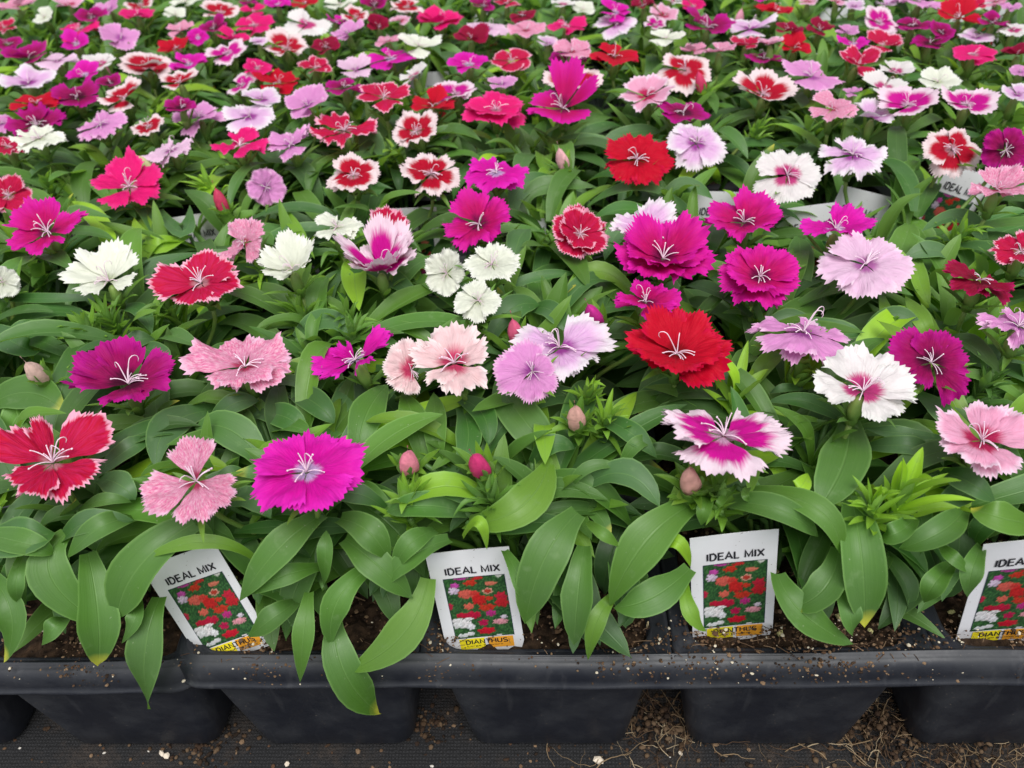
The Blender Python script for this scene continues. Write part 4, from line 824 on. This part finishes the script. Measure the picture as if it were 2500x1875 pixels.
def canopy(p):
    near = near_fl(p)
    for k in range(27):
        for tries in range(6):
            a = rng.uniform(0, 6.28); rr = rng.uniform(.0, .034)
            q = np.array([p.x+rr*math.cos(a), p.y+rr*math.sin(a)+(.006 if p.row == 0 else 0), rng.uniform(.100, .124)])
            L = rng.uniform(.045, .072)
            pts, n = rand_curve(q, a+rng.normal(0, .7), L, R(rng.uniform(8, 58)), R(rng.uniform(40, 105)), rng.normal(0, .4))
            if pts[:, 2].max() < .144 and (p.row or rim_ok(pts)) and not hits_bloom(pts, near) and (p.row > 1 or behind_surface(pts, -.004)) and not any(blocks_tag(pts, t_) for t_ in TAGQ):
                add_leaf(p.buf, pts, n, L*rng.uniform(.17, .245), (max(0, rng.normal(.06, .07)) if rng.random() > .12 else rng.uniform(.4, .9), float(np.clip(rng.normal(.55, .22), 0, 1)), 1 if rng.random() < .03 else 0), fold=rng.uniform(.15, .45), blunt=rng.uniform(0, 1), wave=rng.uniform(0, .05))
                break
def front_fill(p):
    n_ = 0
    for k in range(240):
        if n_ >= 34: break
        q = np.array([p.x+rng.uniform(-.050, .050), rng.uniform(.196, .222), rng.uniform(.060, .112)])
        L = rng.uniform(.030, .058)
        pts, n = rand_curve(q, -math.pi/2+rng.normal(0, .75), L, R(rng.uniform(-5, 55)), R(rng.uniform(35, 110)), rng.normal(0, .4))
        if pts[:, 2].min() < .060 or not rim_ok(pts) or not behind_surface(pts, -.0055) or any(blocks_tag(pts, t_) for t_ in TAGQ): continue
        add_leaf(p.buf, pts, n, L*rng.uniform(.19, .26), (max(0, rng.normal(.05, .05)), float(np.clip(rng.normal(.4, .2), 0, 1)), 1 if rng.random() < .04 else 0), fold=rng.uniform(.15, .45), blunt=rng.uniform(0, .8), wave=rng.uniform(0, .05)); n_ += 1
for p in plants:
    fill_plant(p); canopy(p)
    if p.row == 0: front_fill(p)

# ------------------------------------------------------------------ assemble the plants
def colour_words(kinds):
    seen = []
    for k in kinds:
        w_ = PET[k][1]
        if w_ not in seen: seen.append(w_)
    return seen
rows = {}
for p in plants:
    if -40 < p.sx < 2252 : rows.setdefault(p.row, []).append(p)
for r_, lst in rows.items():
    lst.sort(key=lambda q: q.sx)
    for n_, p in enumerate(lst): p.ord = n_; p.cnt = len(lst)
SHORT = {'MC': 'crimson-magenta', 'MG': 'magenta', 'DM': 'deep magenta', 'RD': 'red', 'CR': 'crimson', 'RE': 'rimmed red', 'RW': 'white-edged red', 'MW': 'white-edged magenta', 'HP': 'hot pink', 'PK': 'salmon pink', 'PR': 'red-eyed pink', 'LP': 'blush', 'WE': 'pink-eyed white', 'WH': 'white', 'LV': 'lilac', 'LA': 'lavender', 'LW': 'lilac-white'}
for p in plants:
    org = np.array([p.x, p.y, .05])
    e = bpy.data.objects.new('dianthus_plant', None); COL.objects.link(e); e.location = org
    ks = []
    for f in sorted(p.fl, key=lambda f: -f[3]):
        if SHORT[f[4]] not in ks: ks.append(SHORT[f[4]])
    ks = ks[:2]
    fl = (' and '.join(ks)+(' bloom' if len(p.fl) == 1 else ' blooms')) if ks else 'leaves only, no open bloom'
    rowt = ['front row', 'second row', 'third row', 'fourth row', 'fifth row', 'sixth row', 'seventh row', 'eighth row', 'ninth row', 'back row'][p.row]
    if hasattr(p, 'ord'):
        m_ = p.cnt-1-p.ord
        pos = 'leftmost' if p.ord == 0 else 'rightmost' if m_ == 0 else (ordn[p.ord]+' from left' if p.ord <= m_ else ordn[m_]+' from right')
    else:
        pos = 'just beyond the left edge' if p.sx < 0 else 'just beyond the right edge'
        k_ = [q for q in plants if q.row == p.row and not hasattr(q, 'ord') and (q.sx < 0) == (p.sx < 0)]
        if len(k_) > 1: pos += [', nearer', ', farther'][sorted(k_, key=lambda q: abs(q.sx-1106)).index(p) % 2]
    tag(e, 'dianthus with %s, %s, %s' % (fl, rowt, pos), 'plant', 'potted dianthus plants growing in trays')
    link('foliage', p.buf.mesh('foliage', LEAF, org=org), e)
    link('leaf_stem', p.stem.mesh('leaf_stem', STEMM, org=org), e)
    for (idx, P0, M, Rad, kind, cup, gap, dbl, big, spec) in p.fl:
        b = Buf(); sp = rng.uniform(0, 6.28)
        petals(b, Rad, cup, gap, sp, 0, big, spec)
        if dbl: petals(b, Rad*.93, cup+.22, gap, sp+.6, 1, big)
        for i in range(len(b.v)): b.v[i] = b.v[i]@M.T
        o = link('flower', b.mesh('flower', PET[kind][0]), e, P0-org)
        o['label'] = PET[kind][1]+' fringed flower'
        s = Buf(); stamens(s, Rad, big)
        for i in range(len(s.v)): s.v[i] = s.v[i]@M.T
        link('stamen_cluster', s.mesh('stamen_cluster', STAMEN), o)
        # calyx tube, bracts and stalk under the bloom
        cB = Buf(); ax = M[:, 2]; dn = norm(-ax*.8+np.array([0, 0, -.6])); q1 = dn*.016
        tube(cB, [-ax*Rad*.13, dn*.0042, dn*.009, q1], [.0012, .0023, .0030, .0022], 8)
        root = np.array([p.x, p.y, .085])-P0; root = root*.5+np.array([q1[0], q1[1], -.055])*.5
        tube(cB, stem_curve(root, q1, -dn), .0011, 6)
        ck = link('calyx', cB.mesh('calyx', CALYX), o)
        bb = Buf()
        for k in range(7 if big else 4):
            a = k*2.4+rng.uniform(0, 1); d = -dn*.9+np.array([math.cos(a), math.sin(a), rng.uniform(-.3, .5)])*.9
            spike(bb, q1, d, rng.uniform(.012, .026), rng.uniform(.0022, .0040), (rng.uniform(.1, .4), .6, 0), rng.uniform(-.2, .9))
        link('bract', bb.mesh('bract', LEAF), o)
    for (P0, k, c) in p.buds:
        lb = Buf()
        root = np.array([p.x, p.y, .08])*.5+np.array([P0[0], P0[1], .08])*.5
        tipd = norm(np.array([rng.normal(0, .18), rng.normal(-.1, .15), 1]))
        low = P0-tipd*.018
        tube(lb, stem_curve(root, low, tipd), .0015, 6, (.2, .5, 0))
        if k == 'bud':
            for q in range(12):
                a = q*2.4; d = tipd*rng.uniform(.8, 2.4)+np.array([math.cos(a), math.sin(a), 0])
                spike(lb, low+tipd*rng.uniform(-.004, .002), d, rng.uniform(.010, .020), rng.uniform(.003, .005), (rng.uniform(.15, .45), .6, 0), rng.uniform(-.3, .7))
            tube(lb, [low-tipd*.010, low-tipd*.004, low+tipd*.004, low+tipd*.009], [.0018, .0030, .0036, .0034], 9, (.25, .55, 0), cap=False)
            for q in range(5): spike(lb, low+tipd*.006+norm(np.array([math.cos(q*1.2566), math.sin(q*1.2566), 0]))*.0031, tipd*3.2+np.array([math.cos(q*1.2566), math.sin(q*1.2566), 0])*.5, .0085, .0030, (.3, .55, 0), -.25)
            o = link('bud', lb.mesh('bud', LEAF, org=P0), e, P0-org)
            pb = Buf(); ns, nr = 12, 10
            z = np.linspace(0, 1, nr); L = .0210; rad = .0037*np.sin(np.clip(z*1.05+.18, 0, 1)*math.pi)**.7
            rad[-1] = .0002; an = np.linspace(0, 6.283, ns, endpoint=False)
            A_ = norm(np.cross(tipd, [1, .2, 0])); Bq = np.cross(tipd, A_)
            V = []
            for i in range(nr):
                for j in range(ns):
                    r_ = rad[i]*(1+.12*math.sin(3*an[j]+z[i]*5)+rng.normal(0, .03))
                    V.append(low-P0+tipd*(z[i]*L+.005)+A_*r_*math.cos(an[j])+Bq*r_*math.sin(an[j]))
            F = [(i*ns+j, i*ns+(j+1) % ns, (i+1)*ns+(j+1) % ns, (i+1)*ns+j) for i in range(nr-1) for j in range(ns)]
            C3 = np.array(c)[None]*rng.uniform(.8, 1.15, (len(V), 1))
            pb.add(V, F, None, C3)
            link('bud_petal', pb.mesh('bud_petal', BUDM), o)
        else:
            nq = 30 if c <= .6 else 13
            for q in range(nq):
                a = q*2.4; up_ = rng.uniform(.8, 3.4)*(q/nq+.35)
                d = tipd*up_+np.array([math.cos(a), math.sin(a), 0])*rng.uniform(.5, 1.1)
                spike(lb, low+tipd*(.014*q/nq-.006), d, rng.uniform(.011, .020) if c <= .6 else rng.uniform(.018, .030), rng.uniform(.0022, .0036) if c <= .6 else rng.uniform(.004, .0065), (float(np.clip(c*rng.uniform(.6, 1.2), 0, 1)), rng.uniform(.5, .8), 0), rng.uniform(-.4, .9))
            o = link('bud_cluster', lb.mesh('bud_cluster', LEAF, org=P0), e, P0-org)

# ------------------------------------------------------------------ plant tags
TW, TH = .033, .066
def bend(V, k): V = V.copy(); V[:, 2] += k*(V[:, 0]/TW)**2+k*.6*np.maximum(0, (V[:, 1]/TH))**2; return V
BLOBS = [(.30, .01, .12, .03, (.55, .06, .35)), (.17, .12, .09, .05, (.60, .08, .42)), (.13, .20, .10, .06, (.75, .60, .78)), (.42, .10, .12, .05, (.60, .04, .02)), (.55, .03, .12, .03, (.6, .03, .03)), (.75, .13, .11, .04, (.72, .20, .13)), (.90, .02, .05, .03, (.7, .7, .65)),
         (.68, .25, .10, .055, (.72, .38, .28)), (.68, .25, .07, .038, (.5, .05, .03)), (.33, .27, .16, .08, (.68, .12, .09)), (.46, .27, .10, .05, (.62, .05, .04)), (.52, .38, .13, .11, (.58, .02, .02)), (.88, .35, .11, .09, (.60, .02, .05)), (.88, .45, .13, .08, (.58, .02, .03)), (.68, .37, .08, .04, (.6, .04, .02)),
         (.33, .47, .09, .06, (.68, .13, .09)), (.03, .45, .05, .06, (.5, .02, .06)), (.62, .51, .16, .06, (.58, .04, .02)), (.20, .61, .12, .05, (.5, .01, .04)), (.37, .62, .16, .07, (.52, .01, .05)), (.67, .61, .10, .055, (.52, .03, .22)), (.10, .70, .12, .06, (.82, .80, .82)), (.20, .76, .13, .07, (.84, .80, .82)), (.30, .81, .08, .06, (.82, .82, .86)), (.10, .77, .11, .06, (.8, .8, .82)), (.28, .68, .09, .035, (.8, .78, .8)),
         (.52, .76, .09, .06, (.5, .01, .08)), (.80, .76, .14, .055, (.75, .32, .38)), (.87, .68, .07, .035, (.78, .68, .80)), (.55, .90, .17, .065, (.56, .01, .03)), (.14, .95, .10, .035, (.8, .82, .84)), (.27, .93, .08, .04, (.82, .82, .84)), (.75, .985, .05, .015, (.8, .75, .78))]
def picture_mesh():
    nx, ny = 56, 66; b = Buf()
    U, V = np.meshgrid(np.linspace(0, 1, nx), np.linspace(0, 1, ny), indexing='ij')
    r2 = np.random.default_rng(3)
    n1 = r2.random((nx, ny)); leafy = .5+.5*np.sin(U*38+6*np.sin(V*17))*np.sin(V*33+5*np.sin(U*21))
    C = np.stack([.015+.07*leafy*n1, .055+.20*leafy*n1, .02+.05*leafy*n1], -1)
    for (u, v, ru, rv, c) in BLOBS:
        ru *= .86; rv *= .86
        d = ((U-u)/ru)**2+((V-v)/rv)**2+(r2.random((nx, ny))-.5)*.5+.25*np.sin(6*np.arctan2((V-v)/rv, (U-u)/ru)+u*40)
        k = d < 1
        sh = np.clip(.62+.5*r2.random((nx, ny))+.15*(v-V)/rv, .4, 1.2)
        for q in range(3): C[..., q] = np.where(k, c[q]*sh, C[..., q])
    bd = (U < .012) | (U > .988) | (V < .012) | (V > .988); C *= .72; C[bd] = (.02, .03, .06)
    w_, h_ = .0248, .0427; PD = .62
    X = (U-.5)*w_+.0006; Y = -.0174-V*h_
    b.add(bend(np.stack([X, Y, np.full(X.shape, .00045)], -1).reshape(-1, 3), .0014), grid_faces(nx, ny), None, C.reshape(-1, 3))
    b.f = [f[::-1] for f in b.f]
    return b.mesh('picture', PRINT)
def card_mesh():
    b = Buf(); nx, ny = 9, 12
    U, V = np.meshgrid(np.linspace(-.5, .5, nx), np.linspace(0, -1.08, ny), indexing='ij')
    wd = np.where(V < -1.02, 1-1.6*(-V-1.02), 1)
    base = np.stack([U*TW*wd, V*TH, np.zeros(U.shape)], -1).reshape(-1, 3)
    F = grid_faces(nx, ny); top = bend(base+(0, 0, .00028), .0014); bot = bend(base, .0014)
    b.add(top, [f[::-1] for f in F]); b.add(bot, F)
    n = nx*ny
    edge = [i*ny for i in range(nx)]+[(nx-1)*ny+j for j in range(1, ny)]+[i*ny+ny-1 for i in range(nx-2, -1, -1)]+[j for j in range(ny-2, 0, -1)]
    for q in range(len(edge)):
        a, c = edge[q], edge[(q+1) % len(edge)]; b.f.append((a, a+n, c+n, c))
    return b.mesh('card', CARD, False)
def rect_mesh(name, x0, x1, y0, y1, z, m_):
    b = Buf(); U, V = np.meshgrid(np.linspace(x0, x1, 6), np.linspace(y1, y0, 3), indexing='ij')
    b.add(bend(np.stack([U, V, np.full(U.shape, z)], -1).reshape(-1, 3), .0014), [f[::-1] for f in grid_faces(6, 3)])
    return b.mesh(name, m_)
def text_mesh(txt, x, y, width, height, bold):
    cu = bpy.data.curves.new('lettering', 'FONT'); cu.body = txt; cu.align_x = 'CENTER'; cu.offset = bold; cu.resolution_u = 3
    o = bpy.data.objects.new('lettering', cu); COL.objects.link(o)
    bpy.context.view_layer.update()
    me = bpy.data.meshes.new_from_object(o.evaluated_get(bpy.context.evaluated_depsgraph_get()))
    bpy.data.objects.remove(o); bpy.data.curves.remove(cu)
    V = np.zeros(len(me.vertices)*3); me.vertices.foreach_get('co', V); V = V.reshape(-1, 3)
    lo, hi = V.min(0), V.max(0)
    V[:, 0] = (V[:, 0]-(lo[0]+hi[0])/2)*width/(hi[0]-lo[0])+x; V[:, 1] = (V[:, 1]-lo[1])*height/(hi[1]-lo[1])+y; V[:, 2] = .00062
    V = bend(V, .0014); me.vertices.foreach_set('co', V.ravel()); me.materials.clear(); me.materials.append(INK); me.update()
    return me
def arc_(cx, cy, rx, ry, a0, a1, n=9): return [(cx+rx*math.cos(R(a0+(a1-a0)*k/n)), cy+ry*math.sin(R(a0+(a1-a0)*k/n))) for k in range(n+1)]
GLY = {'I': (.22, [[(.11, 0), (.11, 1)]]), 'D': (.78, [[(.1, 0), (.1, 1), (.36, 1)]+arc_(.36, .5, .34, .5, 90, -90)+[(.1, 0)]]), 'E': (.70, [[(.66, 1), (.1, 1), (.1, 0), (.68, 0)], [(.1, .52), (.6, .52)]]),
 'A': (.82, [[(.04, 0), (.41, 1), (.78, 0)], [(.18, .34), (.64, .34)]]), 'L': (.62, [[(.1, 1), (.1, 0), (.6, 0)]]), 'M': (.94, [[(.1, 0), (.1, 1), (.47, .12), (.84, 1), (.84, 0)]]), 'X': (.76, [[(.05, 0), (.70, 1)], [(.05, 1), (.70, 0)]]),
 'N': (.82, [[(.1, 0), (.1, 1), (.72, 0), (.72, 1)]]), 'T': (.70, [[(.02, 1), (.68, 1)], [(.35, 1), (.35, 0)]]), 'H': (.80, [[(.1, 0), (.1, 1)], [(.7, 0), (.7, 1)], [(.1, .52), (.7, .52)]]), 'U': (.80, [[(.1, 1), (.1, .3)]+arc_(.4, .3, .3, .3, 180, 360)+[(.7, 1)]]),
 'S': (.74, [arc_(.37, .74, .28, .26, 25, 270)+arc_(.37, .24, .30, .24, 90, -160)]), ' ': (.32, [])}
def sign_mesh(txt, x, y, width, height, th):
    total = sum(GLY[c][0]+.10 for c in txt)-.10; sx = width/total; b = Buf(); ox = x-width/2; k = 0
    for c in txt:
        for line in GLY[c][1]:
            P_ = np.array([(ox+u*sx, y+v*height) for u, v in line]); n = len(P_)
            T = norm(np.gradient(P_, axis=0)) if n > 2 else norm(np.repeat((P_[1]-P_[0])[None], 2, 0))
            # mitre joints
            L_, Rr = [], []
            for i in range(n):
                d0 = norm(P_[i]-P_[i-1]) if i else norm(P_[1]-P_[0]); d1 = norm(P_[i+1]-P_[i]) if i < n-1 else d0
                m_ = norm(d0+d1); nn = np.array([-m_[1], m_[0]]); q = th/2/max(.45, nn@np.array([-d0[1], d0[0]]))
                L_.append(P_[i]+nn*q); Rr.append(P_[i]-nn*q)
            V = np.zeros((2*n, 3)); V[:n, :2] = L_; V[n:, :2] = Rr; V[:, 2] = .00060+.00002*(k % 3); k += 1
            b.add(bend(V, .0014), [(i, n+i, n+i+1, i+1) for i in range(n-1)])
        ox += (GLY[c][0]+.10)*sx
    return b.mesh('lettering', INK, False)
CARDM, PICM = card_mesh(), picture_mesh()
YB = rect_mesh('yellow_band', -.0105, .0002, -.0684, -.0607, .00048, YEL); OB = rect_mesh('orange_band', .0016, .0122, -.0684, -.0607, .00048, ORG)
T1 = sign_mesh('IDEAL MIX', .0006, -.0148, .0220, .0041, .00072); T2 = sign_mesh('DIANTHUS', .0010, -.0646, .0178, .0029, .00052); T3 = text_mesh('Large flowers', .0000, -.0668, .0150, .0014, 0.0)
def make_tag(top, down, right, lab, ky=1.):
    e = bpy.data.objects.new('plant_tag', None); COL.objects.link(e)
    yv = -norm(down); xv = norm(right-yv*(right@yv)); zv = np.cross(xv, yv)
    ys = yv*ky
    e.matrix_world = Matrix(((xv[0], ys[0], zv[0], top[0]), (xv[1], ys[1], zv[1], top[1]), (xv[2], ys[2], zv[2], top[2]), (0, 0, 0, 1)))
    tag(e, lab, 'plant tag', 'white plant tags stuck in the trays')
    c_ = link('card', CARDM, e)
    for nm, me in (('picture', PICM), ('yellow_band', YB), ('orange_band', OB), ('lettering', T1), ('lettering', T2), ('lettering', T3)): link(nm, me, e)
FT = [((297, 1207), (472, 1190), (440, 1408), (580, 1392), 'white picture tag leaning steeply to the left, front row'),
      ((917, 1187), (1100, 1187), (972, 1398), (1125, 1384), 'white picture tag near the middle of the front row, leaning slightly left'),
      ((1490, 1152), (1680, 1150), (1497, 1366), (1666, 1368), 'upright white picture tag under the white-edged magenta flower, front row'),
      ((2131, 1159), (2330, 1170), (2064, 1368), (2246, 1380), 'white picture tag cut off by the right edge, front row')]
for tl, tr, bl, br, lab in FT:
    wt = math.hypot(tr[0]-tl[0], tr[1]-tl[1])*K; zt = FPX*TW/wt
    top = CAM+ray((tl[0]+tr[0])/2, (tl[1]+tr[1])/2)*zt
    bot, _ = at_z((bl[0]+br[0])/2, (bl[1]+br[1])/2, DECK-.004)
    dn = bot-top
    right = (ray(*tr)-ray(*tl))
    make_tag(top, dn, right, lab, np.linalg.norm(dn)/.0662)
BT = [((366, 462), (458, 466), 6, 0, 'white tag behind an upright leaf, second row of tags, left part'), ((118, 472), (178, 470), 2, 0, 'white tag half hidden behind the magenta flower at far left, second row of tags'),
      ((835, 448), (935, 450), 0, 0, 'blank looking white tag right of the small crimson flower, second row of tags'), ((1096, 472), (1142, 474), 0, 0, 'sliver of white tag right of the deep magenta flower'),
      ((1510, 415), (1598, 412), -4, 0, 'white lettered tag above the ragged magenta flower, second row of tags'), ((1690, 446), (1790, 444), 6, 0, 'low white tag behind two leaves, between two lettered tags'),
      ((1828, 412), (1920, 414), -16, 0, 'grey-white lettered tag leaning right above the lavender flower'), ((2045, 362), (2150, 372), -20, 0, 'tall white lettered tag below the white-edged red flower at right'),
      ((1390, 476), (1412, 476), 0, 0, 'sliver of white tag behind the lilac-white flower, second row of tags'),
      ((686, 40), (730, 42), 0, 0, 'faint white tag right of the pink-eyed white flower near the top'), ((893, 154), (960, 157), 0, 0, 'pale tag left of centre among small magenta flowers, third row of tags'), ((1068, 165), (1110, 166), 0, 0, 'pale tag behind a small lilac flower, third row of tags'),
      ((1026, 28), (1086, 30), 0, 0, 'blurred white tag at the top centre'), ((1783, 17), (1843, 17), -3, 0, 'small blurred lettered tag, left one of the trio at top right'), ((1947, 22), (2000, 24), -2, 0, 'small blurred tag, middle one of the trio at top right'), ((2117, 3), (2176, 8), -8, 0, 'small blurred lettered tag, rightmost at the top'),
      ((1905, 25), (1945, 26), 0, 0, 'pale tag beside the round white-edged magenta flower at top right'), ((2060, 24), (2100, 28), 0, 0, 'blurred tag behind the red flower at top right')]
for tl, tr, lean, yw, lab in BT:
    hz = .119
    cx, cy = (tl[0]+tr[0])/2, (tl[1]+tr[1])/2
    top, t_ = at_z(cx, cy, hz)
    l = R(lean); dn = np.array([math.sin(l), -.16, -math.cos(l)])
    right = ray(*tr)-ray(*tl); right = np.array([right[0], right[1]*.3, 0])
    make_tag(top, dn, right, lab)
print('plants', len(plants), 'leaves faces', sum(len(p.buf.f) for p in plants))
